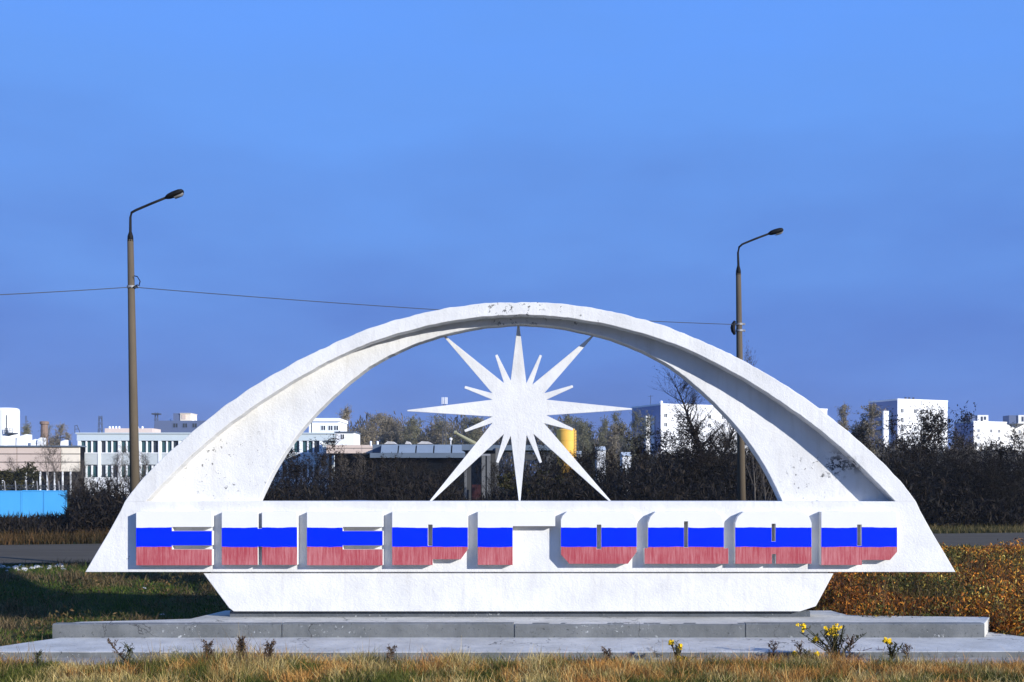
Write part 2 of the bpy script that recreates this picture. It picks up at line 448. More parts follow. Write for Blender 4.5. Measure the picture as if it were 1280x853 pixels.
# letters
YF, YW = 23.12, 23.301
def E(x):   return [[(x,640),(x+95,640),(x+95,659),(x+45,659),(x+45,664),(x+95,664),(x+95,682),(x+45,682),(x+45,687),(x+95,687),(x+95,707),(x,707)]]
def Rr(x, b=0): return [[(x,640),(x+95,640),(x+95,687+b),(x+86,699.5+b*.3),(x+51,699.5+b*.3),(x+51,706.5),(x,706.5)], [(x+45,656),(x+45,682.5),(x+50.5,682.5),(x+50.5,656)]]
LET = [('Е', E(170)),
       ('Н', [[(277,640),(322.3,640),(322.3,661),(327.3,661),(327.3,640),(371.5,640),(371.5,706.5),(327.3,706.5),(327.3,683.5),(322.3,683.5),(322.3,706.5),(277,706.5)]]),
       ('Е', E(383.5)), ('Р', Rr(490)),
       ('Г', [[(597,640),(694,640),(694,658),(641,658),(641,706.5),(597,706.5)]]),
       ('О', [[(708,640),(788,640),(793,643.5),(796,650),(796,690),(785,705),(711.5,705),(701,693.5),(701,650),(703,645)], [(746,656),(746,686.5),(751.5,686.5),(751.5,656)]]),
       ('Д', [[(819,640),(896,640),(902,645),(905,654),(905,685.5),(910.5,685.5),(910.5,705),(805.5,705),(805.5,685.5),(810,685.5),(810,654),(813,646)], [(855,652),(855,684.5),(860,684.5),(860,652)]]),
       ('А', [[(929,640),(1004,640),(1011,645),(1014.5,654),(1014.5,705),(970,705),(970,693),(965,693),(965,705),(919,705),(919,654),(922,646)], [(964.5,655),(964.5,677),(969.5,677),(969.5,655)]]),
       ('Р', Rr(1026.5, 3))]
to3 = lambda p, d: (U(p[0], p[1], YF).x, d, U(p[0], p[1], YF).z)
for ch, loops in LET:
    m = MB(); m.prism(loops, to3, YF, YW, 0, 1)
    o = part('letter', m, [M_LET, M_WHITE], mon, bevel=.006)
    o['label'] = f'raised Cyrillic letter {ch} with white, blue and faded red bands'

# star
YS = 23.3 + .60
def sc(p): return (480 + p[0] / 3.159, 370 + p[1] / 3.159)
V = [sc(p) for p in ((562,345),(586,350),(632,385),(641,410),(641,472),(632,503),(590,545),(563,550),(500,553),(473,546),(428,502),(428,477),(428,410),(428,385),(474,345),(500,335))]
TIP = [(676,444.2),(743.5,417.5),(716,483),(790,511.5),(716,537),(765,629),(676,578.5),(649.5,629),(621.5,578.5),(535.4,629.5),(580.8,539),(509,513.5),(580.8,484),(554,419),(620.3,443.8),(648,402.5)]
loop = []
ctr = (649, 510)
for v, t in zip(V, TIP):
    loop.append(v); dx, dy = t[0] - ctr[0], t[1] - ctr[1]; l = math.hypot(dx, dy)
    w = 1.5 if l < 100 else .8
    nx, ny = -dy / l * w, dx / l * w
    loop += [(t[0] - nx, t[1] - ny), (t[0] + nx, t[1] + ny)]
m = MB(); m.prism([loop], lambda p, d: (U(p[0], p[1], YS).x, d, U(p[0], p[1], YS).z), YS, YS + .07)
part('star', m, M_STAR, mon, bevel=.006)

# base under the wall
m = MB(); yb0 = 23.335
m.prism([[(254,717),(1042,717),(1020,758),(1000,764.6),(292,764.6),(286,760)]], lambda p, d: (U(p[0], p[1], yb0).x, d, U(p[0], p[1], yb0).z), yb0, 24.0)
m.prism([[(262,714.6),(1036,714.6),(1036,717.2),(262,717.2)]], lambda p, d: (U(p[0], p[1], yb0).x, d, U(p[0], p[1], yb0).z), yb0 + .05, 23.95)
part('base_beam', m, M_WHITE, mon, bevel=.012)
m = MB(); a = U(288, 764, 23.5); b = U(1012, 772, 23.5)
m.box(a.x, b.x, 23.46, 23.95, b.z - .3, a.z - .003)
part('base_footing', m, M_DARKC, mon)

# ------------------------------------------------------------------ stepped plinth
pl = thing('stepped_plinth', 'long low grey concrete plinth of two steps under the arched monument', 'plinth', (0.2, 22.3, -0.65))
ZU, ZL = -0.27, -0.538
fy = 22.28
back = [G(1237,771.5,ZU), G(1180,770.8,ZU), G(1100,770,ZU), G(1060,769,ZU)]
xl = G(65.5, 781, ZU).x; xr = G(1231, 780, ZU).x
top = [(xl + .002, fy + .05), (xr, fy + .05)] + [(p.x, p.y) for p in back] + [(7.0, 24.6), (-6.3, 24.6)] + \
      [(G(*q, ZU).x, G(*q, ZU).y) for q in ((246,771.7),(237,773.7),(175,775.6),(100,777.5))]
m = MB(); m.prism([[(p[0], p[1]) for p in top]], lambda p, d: (p[0], p[1], d), ZU, ZL - .02)
part('upper_tread', m, M_TREAD, pl, bevel=.012)
joints = [65.5, 352, 643, 932, 1231]
for k in range(4):
    x0 = (joints[k] - 640) / F * fy; x1 = (joints[k + 1] - 640) / F * fy
    m = MB(); dz = (.0, .006, -.004, .004)[k]; dy = (.0, .018, .006, .012)[k]
    n_ = 40; xs = np.linspace(x0 + (.012 if k else 0), x1 - (.012 if k < 3 else 0), n_)
    vs = []
    for x in xs:
        j = .012 * noise.noise((x * 1.9, k, 0)); h = .010 * noise.noise((x * 2.7, k, 7))
        vs += [(x, fy + dy + j, ZL - .015), (x, fy + dy + j * .6, ZU - .018 + dz + h), (x, fy + dy + .03, ZU + .003 + dz + h), (x, fy + .22, ZU + .004 + dz), (x, fy + .22, ZL - .015)]
    fs = []
    for i in range(n_ - 1):
        for q in range(5): fs.append((i*5+q, (i+1)*5+q, (i+1)*5+(q+1)%5, i*5+(q+1)%5))
    fs += [tuple(range(5)), tuple((n_-1)*5 + q for q in range(5))]
    m.add(vs, fs); part('kerb_slab', m, M_CONC, pl)
lo = [(-10.9, 20.46), (-4.0, 20.40), (3.5, 20.42), (11.2, 20.50), (11.6, 21.2), (G(1280,796,ZL).x, G(1280,796,ZL).y), (G(1239,790.5,ZL).x, G(1239,790.5,ZL).y), (9.2, 23.7), (-8.2, 23.7),
      (G(62,799,ZL).x, G(62,799,ZL).y), (G(30,803.5,ZL).x, G(30,803.5,ZL).y), (G(0,808,ZL).x, G(0,808,ZL).y), (-10.5, 20.8)]
m = MB(); m.prism([lo], lambda p, d: (p[0], p[1], d), ZL, -.72)
part('lower_tread', m, M_TREAD, pl, bevel=.02)
# skirting face of the lower step, darker and chipped
m = MB(); xs = np.linspace(-10.85, 11.15, 90); vs = []
for x in xs:
    yy = np.interp(x, [-10.9, -4, 3.5, 11.2], [20.46, 20.40, 20.42, 20.50]) - .014 + .010 * noise.noise((x * 2.1, 3, 1))
    vs += [(x, yy, -.70), (x, yy, ZL - .012 + .01 * noise.noise((x * 3, 0, 2))), (x, yy + .05, ZL - .006), (x, yy + .05, -.70)]
fs = []
for i in range(89):
    for q in range(4): fs.append((i*4+q, (i+1)*4+q, (i+1)*4+(q+1)%4, i*4+(q+1)%4))
m.add(vs, fs); part('step_riser', m, M_CONC, pl)

# ------------------------------------------------------------------ street lamps and cables
def lamp(px_top, py_top, px_base, Y, arm, head, label, clamp):
    base = U(px_base, 660, Y); base.z = gz(base.x, Y) - .02
    t = thing('street_lamp', label, 'street lamp', base, 'street lamps along the road')
    top = U(px_top, py_top, Y)
    m = MB(); m.tube([base, base.lerp(top, .5), top], [.155, .125, .088], 20); part('pole', m, M_POLE, t, smooth=True)
    for pol in t.children[-1].data.polygons: pol.use_smooth = abs(pol.normal.z) < .9
    P = [U(*q, Y) for q in arm]
    for i, p in enumerate(P): p.y += .05 * max(0, i - 2)
    m = MB(); m.tube([top - Vector((0,0,.05)), top + Vector((0,0,.10)), P[0]] + P[1:], [.092, .085, .042] + [.036] * (len(P) - 1), 10); part('bracket_arm', m, M_BLACK, t, smooth=True)
    a, b = U(*head[0], Y), U(*head[1], Y); a.y = b.y = P[-1].y
    d = (b - a); n_ = 9; ax = d.normalized(); side = Vector((0, 1, 0)); upv = side.cross(ax) * -1
    if upv.z < 0: upv = -upv
    prof = [(.05, .045, .045), (.10, .075, .065), (.22, .12, .09), (.45, .145, .105), (.75, .15, .10), (.90, .12, .075), (.96, .05, .035)]
    m = MB(); k = 14
    for s_, w, h in prof:
        c = a + d * s_
        for q in range(k):
            an = 2 * math.pi * q / k; hh = h if math.sin(an) > 0 else h * .75
            m.v.append(tuple(c + side * (w * math.cos(an)) + upv * (hh * math.sin(an))))
    for i in range(len(prof) - 1):
        for q in range(k): m.f.append([i*k+q, i*k+(q+1)%k, (i+1)*k+(q+1)%k, (i+1)*k+q]); m.m.append(0)
    m.f += [list(range(k)), [(len(prof)-1)*k+q for q in range(k)]]; m.m += [0, 0]
    hd = part('lamp_head', m, M_BLACK, t, smooth=True)
    m = MB()
    for i, s_ in enumerate((.45, .62, .80, .92)):
        c = a + d * s_ - upv * (.082 if s_ < .9 else .045)
        w = (.085, .105, .10, .045)[i]
        m.v += [tuple(c - side * w), tuple(c + side * w), tuple(c - side * w * .6 - upv * .035), tuple(c + side * w * .6 - upv * .035)]
    for i in range(3): m.f += [[i*4, i*4+2, i*4+6, i*4+4], [i*4+2, i*4+3, i*4+7, i*4+6], [i*4+3, i*4+1, i*4+5, i*4+7]]; m.m += [0]*3
    part('lens', m, M_GREY, hd, smooth=True)
    for py in clamp:
        f = (py - py_top) / (660 - py_top); c = U(px_top + (px_base - px_top) * f, py, Y)
        m = MB(); m.tube([c - Vector((0,0,.035)), c + Vector((0,0,.035))], .128, 16)
        m.box(c.x + .1, c.x + .2, Y - .06, Y + .04, c.z - .03, c.z + .03); part('clamp_band', m, M_GREY, t)
    return t, P
l1, _ = lamp(163, 300, 170.5, 33, [(163,290),(163,272),(164.5,266),(169,262.5),(187,254),(206,245.5)], [(204,246.5),(228.5,237)],
             'nearer tall concrete street lamp standing left of the arch, black lamp head pointing right', [359])
l2, _ = lamp(923, 342, 928, 39, [(923,332),(922.5,316),(924,309),(928.5,305),(945,298),(963,291)], [(961,291.8),(981,286)],
             'farther concrete street lamp behind the right half of the arch, cable box on pole', [405.5, 413.5])
m = MB(); c = U(918.5, 410, 38.9); m.tube([c + Vector((0,0,-.24)), c + Vector((-.05,0,-.12)), c + Vector((-.07,0,0)), c + Vector((-.05,0,.12)), c + Vector((0,0,.24))], [.04,.075,.085,.075,.04], 12)
part('cable_box', m, M_BLACK, l2, smooth=True)
m = MB(); c = U(171, 357, 32.9); m.tube([c + Vector((-.12,0,-.06)), c + Vector((.02,0,.02)), c + Vector((.06,0,-.02)), c + Vector((.10,-.01,.12)), c + Vector((.02,-.02,.26)), c + Vector((-.08,0,.28))], .016, 6)
part('cable_loop', m, M_BLACK, l1)
def cable(A, B, sag, label):
    m = MB(); m.tube([A.lerp(B, t) - Vector((0, 0, sag * 4 * t * (1 - t))) for t in np.linspace(0, 1, 41)], .013, 5)
    solo('overhead_cable', m, M_IRON, label, 'cable', A)
cable(U(165, 359, 32.9), U(922, 406, 38.9), .12, 'thin dark cable strung between the two street lamps, passing behind the arch')
cable(U(165, 359, 32.9), U(-260, 378, 28.5), .05, 'short run of dark cable leaving the frame left of the nearer lamp')

# ------------------------------------------------------------------ buildings
def frame(px, Y, ang):
    """facade frame at a pixel column: origin on the ground, along, outward"""
    o = U(px, 600, Y); o.z = 0; u = Vector((math.cos(ang), math.sin(ang), 0)); return o, u, Vector((u.y, -u.x, 0))
def k(Y): return Y / F
def zpx(py, Y): return EYE - (py - HZ) / F * Y
_winc = {}
def window(parent, o, u, n, a, z, w, h, glass=M_WIN, fr=M_WALLW, name='window', depth=.06):
    """a framed window: shared meshes, frame proud of the wall and a pane set in it"""
    key = (round(w, 3), round(h, 3), glass.name, fr.name, round(u.x, 4))
    if key not in _winc:
        t = min(w, h) * .09
        m = MB(); z0 = Vector((0,0,0))
        m.obox(z0,u,n,0,w,-.02,depth,0,t); m.obox(z0,u,n,0,w,-.02,depth,h-t,h); m.obox(z0,u,n,0,t,-.02,depth,t,h-t); m.obox(z0,u,n,w-t,w,-.02,depth,t,h-t)
        m.obox(z0,u,n,w*.5-t*.5,w*.5+t*.5,-.02,depth*.8,t,h-t)
        p = MB(); p.obox(z0,u,n,t,w-t,-.02,depth*.35,t,h-t)
        _winc[key] = (m.mesh(name, fr), p.mesh('pane', glass))
    a_, b_ = _winc[key]
    pos = Vector((o.x + u.x * a, o.y + u.y * a, z)) - Vector(parent.location)
    f = link(name, a_, parent, pos); link('pane', b_, f)
    return f

# --- two-storey office block on the left, running behind the arch
Y2 = 159.0; kk = k(Y2)
of = thing('office_building', 'long two-storey office with pale blue cornice and teal windows behind the left lamp', 'building', (U(96, 600, Y2).x, Y2, 0))
x0 = U(96, 0, Y2).x; x1 = U(419, 0, Y2).x
m = MB(); m.box(x0 + .3, x1 - .3, Y2 + .5, Y2 + 14, -.1, zpx(543.5, Y2)); part('wall', m, M_WALLG, of)
m = MB(); m.box(x0, x1, Y2, Y2 + 14.3, zpx(551, Y2), zpx(542.5, Y2)); m.box(x0 - .15, x1 + .15, Y2 - .15, Y2 + 14.5, zpx(542.5, Y2), zpx(541, Y2)); part('cornice', m, M_WALLP, of)
m = MB(); m.box(x0 + .2, x1 - .2, Y2 + .1, Y2 + .5, zpx(581, Y2), zpx(567, Y2)); part('spandrel', m, M_WALLG, of)
m = MB(); m.box(x0 + .2, x1 - .2, Y2 + .08, Y2 + .5, -.1, zpx(597, Y2)); part('base_course', m, M_WALLW, of)
pw = 25.2 * kk
bays = int((x1 - x0) / pw)
pier = MB(); pier.box(0, .42, .02, .55, -.1, zpx(551.2, Y2)); pier_me = pier.mesh('pier', M_WALLW)
mul_ = MB(); mul_.box(0, .2, .14, .5, 0, zpx(552, Y2) - zpx(566, Y2) + .12); mul_me = mul_.mesh('mullion', M_WALLW)
sill = MB(); sill.box(0, pw - .42, .04, .5, -.12, .02); sill_me = sill.mesh('sill', M_WALLW)
pane = MB(); pane.box(0, .70, .34, .42, 0, zpx(552, Y2) - zpx(566, Y2)); pane_me = [pane.mesh('pane', g) for g in (M_WING, M_WING, M_WIN)]
for b in range(bays + 1):
    link('pier', pier_me, of, (b * pw + .1, 0, 0))
    if b == bays: break
    for zt in (566, 597):
        link('sill', sill_me, of, (b * pw + .52, 0, zpx(zt, Y2)))
        for q in range(3):
            a = b * pw + .56 + q * (pw - .5) / 3
            link('pane', random.choice(pane_me), of, (a, 0, zpx(zt, Y2)))
            if q: link('mullion', mul_me, of, (a - .16, 0, zpx(zt, Y2)))
m = MB(); m.box(U(134,0,Y2+6).x, U(193,0,Y2+6).x, Y2 + 5, Y2 + 9, zpx(545, Y2+6), zpx(536, Y2+6)); part('roof_room', m, M_BEIGE, of)
for px in (137, 141, 145, 149, 172, 178):
    c = U(px, 535, Y2 + 5.5); m = MB(); m.tube([(c.x, c.y, c.z - .3), (c.x, c.y, c.z + .15), (c.x, c.y, c.z + .25)], [.14, .16, .05], 8); part('roof_vent', m, M_WALLW, of)

# --- stair tower blocks at the end of the office
st = thing('stair_tower', 'white stair tower with two stacked blocks, seen through the arch at its left edge', 'building', (U(405, 600, 168).x, 168, 0))
m = MB(); m.box(U(390,0,168).x, U(424,0,168).x, 168, 176, -.1, zpx(527, 168)); m.box(U(386,0,168).x, U(388.5,0,168).x, 168.1, 176, 0, zpx(527,168)); part('wall', m, M_WALLW, st)
m = MB(); m.box(U(388,0,168).x, U(425,0,168).x, 167.7, 176.2, zpx(527,168), zpx(523,168)); part('parapet', m, M_WALLW, st)
for px in (401, 410, 417): window(st, U(px,600,168), Vector((1,0,0)), Vector((0,-1,0)), 0, zpx(538.5,168), .75, .8)
lb = thing('roof_block', 'small white cube-like building beside the stair tower, one dark window', 'building', (U(420, 600, 150).x, 150, 0))
m = MB(); m.box(U(419.5,0,150).x, U(442.5,0,150).x, 150, 156, -.1, zpx(541,150)); part('wall', m, M_WALLW, lb)
m = MB(); m.box(U(418,0,150).x, U(443.4,0,150).x, 149.8, 156.3, zpx(541,150), zpx(539.6,150)); part('roof', m, M_BLUEG, lb)
window(lb, U(426,600,150), Vector((1,0,0)), Vector((0,-1,0)), 0, zpx(549,150), .5, .65)

# --- beige panel workshop far left
Yb = 157.0
bw = thing('beige_workshop', 'low beige panel-walled workshop with a dark glazed ground floor, behind the blue fence', 'building', (U(0, 600, Yb).x, Yb, 0))
xa, xb = U(-60,0,Yb).x, U(100,0,Yb).x
m = MB(); m.box(xa, xb - .05, Yb + .2, Yb + 1.8, -.1, zpx(558.5, Yb)); part('wall', m, M_DARK, bw)
cols = [-60, -20, 21, 76, 100]
for r, (ya, yb_) in enumerate(((559.3, 567.2), (568.2, 577.4), (578.4, 589.5))):
    for c in range(4):
        m = MB(); m.box(U(cols[c],0,Yb).x + .05, U(cols[c+1],0,Yb).x - .05, Yb, Yb + .25, zpx(yb_, Yb), zpx(ya, Yb)); part('panel', m, M_CREAM if c == 3 else M_BEIGE, bw)
m = MB(); m.box(xa - .2, xb + .2, Yb - .25, Yb + 1.9, zpx(558.8, Yb), zpx(557.2, Yb)); part('roof_edge', m, M_BLUEG, bw)
for px in (-8, 3, 32, 41, 50, 59, 68, 78, 88):
    m = MB(); x = U(px,0,Yb).x; m.box(x - .09, x + .09, Yb + .02, Yb + .22, -.1, zpx(589.6, Yb)); part('mullion', m, M_WALLW, bw)
# things on its roof line
for i, (pa, pb, pt, lab) in enumerate(((9, 19, 545, 'small white rooftop box under the silo balcony'), (20, 33, 543, 'widest white box on the beige workshop roof'), (38, 44, 549, 'narrow white cabinet on the workshop roof, left of the brick chimney'), (46, 51, 547, 'slim white vent box just left of the brick chimney'), (75, 82, 550, 'small white box at the right end of the workshop roof'))):
    m = MB(); Yq = Yb + 2.2; z0 = zpx(558.5, Yb) - .01
    w0, w1 = U(pa,0,Yq).x, U(pb,0,Yq).x; h = zpx(pt, Yq) - z0
    m.add([(w0,Yq,z0),(w1,Yq,z0),(w1,Yq+2,z0),(w0,Yq+2,z0),(w0+.1,Yq,z0+h*.8),(w1-.05,Yq,z0+h),(w1-.05,Yq+2,z0+h),(w0+.1,Yq+2,z0+h*.8)],
          [(0,3,2,1),(4,5,6,7),(0,1,5,4),(1,2,6,5),(2,3,7,6),(3,0,4,7)])
    m.box(w0 - .05, w1 + .05, Yq - .05, Yq + 2.05, z0 + .001, z0 + .12)
    solo('roof_cabinet', m, M_WALLW, lab, 'roof cabinet', (w0, Yq, z0), 'white boxes on the workshop roof')
# white silo house at the left edge
Ys = 220.0
si = thing('silo_house', 'tall white rounded industrial tower with a small balcony at the left edge of the photo', 'building', (U(0, 600, Ys).x, Ys, 0))
m = MB(); xc, r_ = U(2, 0, Ys).x, 15 * k(Ys)
m.tube([(xc, Ys + r_, -.1), (xc, Ys + r_, zpx(513, Ys)), (xc, Ys + r_, zpx(510.5, Ys)), (xc, Ys + r_, zpx(509.5, Ys))], [r_, r_, r_ * .95, r_ * .8], 28); part('wall', m, M_WALLW, si)
m = MB(); m.box(U(8,0,Ys).x, U(17,0,Ys).x, Ys - .6, Ys + 2, zpx(542.5, Ys), zpx(541, Ys))
for px in (8, 11, 14, 16.8): x = U(px,0,Ys).x; m.box(x - .05, x + .05, Ys - .6, Ys - .5, zpx(541, Ys), zpx(535.5, Ys))
for py in (535.5, 538): m.box(U(8,0,Ys).x, U(17,0,Ys).x, Ys - .62, Ys - .52, zpx(py + .4, Ys), zpx(py, Ys))
part('balcony', m, M_IRON, si)
m = MB(); x = U(7.6,0,Ys).x; m.box(x - .08, x + .08, Ys + .1, Ys + .3, zpx(541, Ys), zpx(519, Ys)); part('drainpipe', m, M_IRON, si)
for px in (-2.5, .8, 3.8): window(si, U(px,600,Ys + .12), Vector((1,0,0)), Vector((0,-1,0)), 0, zpx(533,Ys), .35, 1.25)
# brick chimney
m = MB(); c = U(55.5, 600, 240); m.tube([(c.x, 240, -.1), (c.x, 240, zpx(531, 240)), (c.x, 240, zpx(530.5, 240)), (c.x, 240, zpx(527.5, 240)), (c.x, 240, zpx(526.8, 240))], [1.0, .72, .95, .95, .7], 12)
chim = solo('brick_chimney', m, plain('sooty_brick', (.20, .14, .11), .9, .3, 2), 'short sooty brick chimney above the beige workshop roof', 'chimney', (c.x, 240, 0))
# dark slab block behind the office
Yd = 260.0
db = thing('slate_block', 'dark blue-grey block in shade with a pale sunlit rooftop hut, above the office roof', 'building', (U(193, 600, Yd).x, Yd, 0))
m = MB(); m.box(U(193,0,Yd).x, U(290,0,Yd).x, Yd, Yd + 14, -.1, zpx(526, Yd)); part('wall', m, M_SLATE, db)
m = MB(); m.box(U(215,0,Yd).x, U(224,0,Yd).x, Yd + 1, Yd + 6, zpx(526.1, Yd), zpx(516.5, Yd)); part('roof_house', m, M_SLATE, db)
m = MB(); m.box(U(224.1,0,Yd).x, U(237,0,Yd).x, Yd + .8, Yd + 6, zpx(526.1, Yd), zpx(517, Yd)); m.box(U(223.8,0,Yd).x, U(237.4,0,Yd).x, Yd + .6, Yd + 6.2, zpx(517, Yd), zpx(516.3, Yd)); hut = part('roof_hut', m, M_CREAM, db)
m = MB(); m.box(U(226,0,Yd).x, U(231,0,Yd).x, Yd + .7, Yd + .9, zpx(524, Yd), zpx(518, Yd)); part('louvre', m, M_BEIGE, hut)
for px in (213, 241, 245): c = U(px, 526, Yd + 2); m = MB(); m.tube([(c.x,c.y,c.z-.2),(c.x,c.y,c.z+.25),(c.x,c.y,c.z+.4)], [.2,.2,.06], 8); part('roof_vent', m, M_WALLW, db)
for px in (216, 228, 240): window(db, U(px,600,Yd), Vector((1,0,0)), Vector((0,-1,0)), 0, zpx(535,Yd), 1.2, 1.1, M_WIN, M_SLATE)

# --- beige canopy and skylight hall seen through the arch
Yh = 120.0
hb = thing('loading_canopy', 'beige panelled canopy over a dark loading bay, seen through the arch left of the star', 'building', (U(440, 600, Yh).x, Yh, 0))
m = MB(); m.box(U(408,0,Yh).x, U(473,0,Yh).x, Yh + .2, Yh + 5, zpx(568, Yh), zpx(556.5, Yh)); part('roof', m, M_BLUEG, hb)
for ya, yb_ in ((556.5, 560.2), (560.9, 566.8)):
    for pa, pb in ((408, 430), (430.4, 452), (452.4, 473)):
        m = MB(); m.box(U(pa,0,Yh).x, U(pb,0,Yh).x, Yh, Yh + .18, zpx(yb_, Yh), zpx(ya, Yh)); part('panel', m, M_BEIGE, hb)
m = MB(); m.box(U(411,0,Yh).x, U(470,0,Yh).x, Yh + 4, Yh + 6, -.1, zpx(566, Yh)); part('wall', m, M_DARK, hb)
for px in (412, 441, 470): m = MB(); x = U(px,0,Yh).x; m.box(x - .15, x + .15, Yh + .3, Yh + .6, -.1, zpx(566.9, Yh)); part('post', m, M_DARK, hb)
Yg = 112.0
gh = thing('skylight_hall', 'low dark hall with a row of blue-grey skylights behind the star', 'building', (U(530, 600, Yg).x, Yg, 0))
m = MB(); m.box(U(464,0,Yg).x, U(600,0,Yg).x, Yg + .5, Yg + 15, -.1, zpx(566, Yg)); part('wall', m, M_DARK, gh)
m = MB(); m.box(U(463,0,Yg).x, U(601,0,Yg).x, Yg - .4, Yg + 15.2, zpx(572.5, Yg), zpx(566.5, Yg)); part('fascia', m, M_BLUEG, gh)
px = 476
while px < 598:
    m = MB(); a, b = U(px,0,Yg).x, U(px + 20.5,0,Yg).x; m.add([(a,Yg-.1,zpx(566.3,Yg)),(b,Yg-.1,zpx(566.3,Yg)),(b,Yg+.7,zpx(556,Yg)),(a,Yg+.7,zpx(556,Yg)),(a,Yg+1.6,zpx(556,Yg)),(b,Yg+1.6,zpx(556,Yg)),(a,Yg+1.6,zpx(566.3,Yg)),(b,Yg+1.6,zpx(566.3,Yg))],
        [(0,1,2,3),(3,2,5,4),(4,5,7,6),(6,7,1,0),(0,3,4,6),(1,7,5,2)]); part('skylight', m, M_STEEL, gh); px += 22.3
m = MB(); m.box(U(463,0,Yg).x, U(601,0,Yg).x, Yg + 1.7, Yg + 8, zpx(566.4, Yg), zpx(555.2, Yg)); part('roof', m, M_BLUEG, gh)
for px in (463.5, 472): c = U(px, 553, Yg + 4); m = MB(); m.tube([(c.x,c.y,c.z-.4),(c.x,c.y,c.z+.0),(c.x,c.y,c.z+.12)], [.09,.12,.05], 8); part('roof_vent', m, M_WALLW, gh)
for pa, pb in ((480, 495), (506, 513), (521, 541)):
    c0, c1 = U(pa, 555.3, Yg + 5), U(pb, 555.3, Yg + 5); m = MB()
    m.add([c0, c1, c0.lerp(c1, .75) + Vector((0,0,.25)), c0.lerp(c1, .3) + Vector((0,0,.3)), c0 + Vector((0,2,0)), c1 + Vector((0,2,0)), c0.lerp(c1, .75) + Vector((0,2,.25)), c0.lerp(c1, .3) + Vector((0,2,.3))],
          [(0,1,2,3),(4,7,6,5),(0,3,7,4),(3,2,6,7),(2,1,5,6),(0,4,5,1)]); part('roof_hood', m, M_STONE, gh)
# gatehouse behind the star's lower left ray
Yt = 95.0
ga = thing('gatehouse', 'grey concrete gatehouse with pale posts, behind the lower left rays of the star', 'building', (U(600, 600, Yt).x, Yt, 0))
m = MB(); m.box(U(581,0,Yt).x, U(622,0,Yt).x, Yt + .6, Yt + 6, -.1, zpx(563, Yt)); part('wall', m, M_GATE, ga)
m = MB(); m.box(U(577,0,Yt).x, U(690,0,Yt).x, Yt + .1, Yt + 6.6, zpx(563, Yt), zpx(556.5, Yt)); part('roof', m, M_BLUEG, ga)
m = MB(); m.box(U(656,0,Yt).x, U(696,0,Yt).x, Yt, Yt + .3, zpx(575, Yt), zpx(568, Yt)); part('fascia', m, M_GATE, ga)
for px, py, w in ((582, 588, .10), (604.5, 568, .16), (611, 568, .16), (621.5, 560, .14), (686, 570, .2)):
    m = MB(); x = U(px,0,Yt).x; m.box(x - w, x + w, Yt - .1, Yt + .1, -.1, zpx(py, Yt)); part('post', m, M_GATEP, ga)
m = MB(); m.box(U(601,0,Yt).x, U(613,0,Yt).x, Yt - .12, Yt + .12, zpx(570, Yt), zpx(567.6, Yt)); part('lintel', m, M_GREY, ga)
m = MB(); m.box(U(590,0,Yt).x, U(601,0,Yt).x, Yt - .3, Yt - .2, .1, zpx(606, Yt)); part('gate_leaf', m, M_RUST, ga)
# yellow tank
Yk = 170.0
tk = thing('storage_tank', 'yellow cylindrical storage tank with a ladder, right of the star', 'tank', (U(708, 600, Yk).x, Yk, 0))
c = U(708, 600, Yk); r_ = 12.3 * k(Yk)
m = MB(); m.tube([(c.x,Yk,-.1),(c.x,Yk,zpx(538.5,Yk)),(c.x,Yk,zpx(536.4,Yk))], [r_, r_, r_*.86], 36); ob = part('shell', m, M_YEL, tk, smooth=True)
for pol in ob.data.polygons: pol.use_smooth = abs(pol.normal.z) < .5
for py in (551, 539): m = MB(); m.tube([(c.x,Yk,zpx(py+.35,Yk)),(c.x,Yk,zpx(py-.35,Yk))], r_*1.015, 36); part('hoop', m, M_YEL, tk)
m = MB(); x = c.x + r_ * .82
for dx in (0, .42): m.box(x + dx, x + dx + .07, Yk - r_*.75, Yk - r_*.75 + .07, .3, zpx(535.4,Yk))
for z in np.arange(.6, zpx(536,Yk), .45): m.box(x + .071, x + .419, Yk - r_*.75 + .01, Yk - r_*.75 + .06, z, z + .06)
part('ladder', m, M_IRON, tk)
m = MB()
for an in np.linspace(0, 2*math.pi, 17)[:-1]:
    a = Vector((c.x + r_*.85*math.cos(an), Yk + r_*.85*math.sin(an), zpx(536.4,Yk))); m.tube([a, a + Vector((0,0,.6))], .03, 4)
m.tube([(c.x + r_*.85*math.cos(a), Yk + r_*.85*math.sin(a), zpx(536.4,Yk) + .6) for a in np.linspace(0, 2*math.pi, 25)], .03, 4)
m.tube([(c.x, Yk, zpx(536.4,Yk)-.1), (c.x, Yk, zpx(531,Yk))], .05, 5); part('railing', m, M_IRON, tk)
# pale low sheds between the far trees
for pa, pb, py, Yq, lab in ((746, 757, 563, 190, 'small white shed half hidden in trees right of the yellow tank'), (722, 727, 569, 180, 'tiny pale hut beside the yellow tank'), (778, 789, 570, 200, 'low pale shed at the foot of the poplars by the tower block')):
    t = thing('shed', lab, 'shed', (U(pa,600,Yq).x, Yq, 0)); m = MB(); m.box(U(pa,0,Yq).x, U(pb,0,Yq).x, Yq, Yq+4, -.1, zpx(py,Yq)); part('wall', m, M_WALLW, t)
    m = MB(); a, b = U(pa-.5,0,Yq).x, U(pb+.5,0,Yq).x; z = zpx(py,Yq); m.add([(a,Yq-.3,z),(b,Yq-.3,z),(b,Yq+4.3,z),(a,Yq+4.3,z),(a,Yq+2,z+.7),(b,Yq+2,z+.7)], [(0,1,5,4),(2,3,4,5),(0,4,3),(1,2,5),(0,3,2,1)]); part('roof', m, M_WALLG, t)

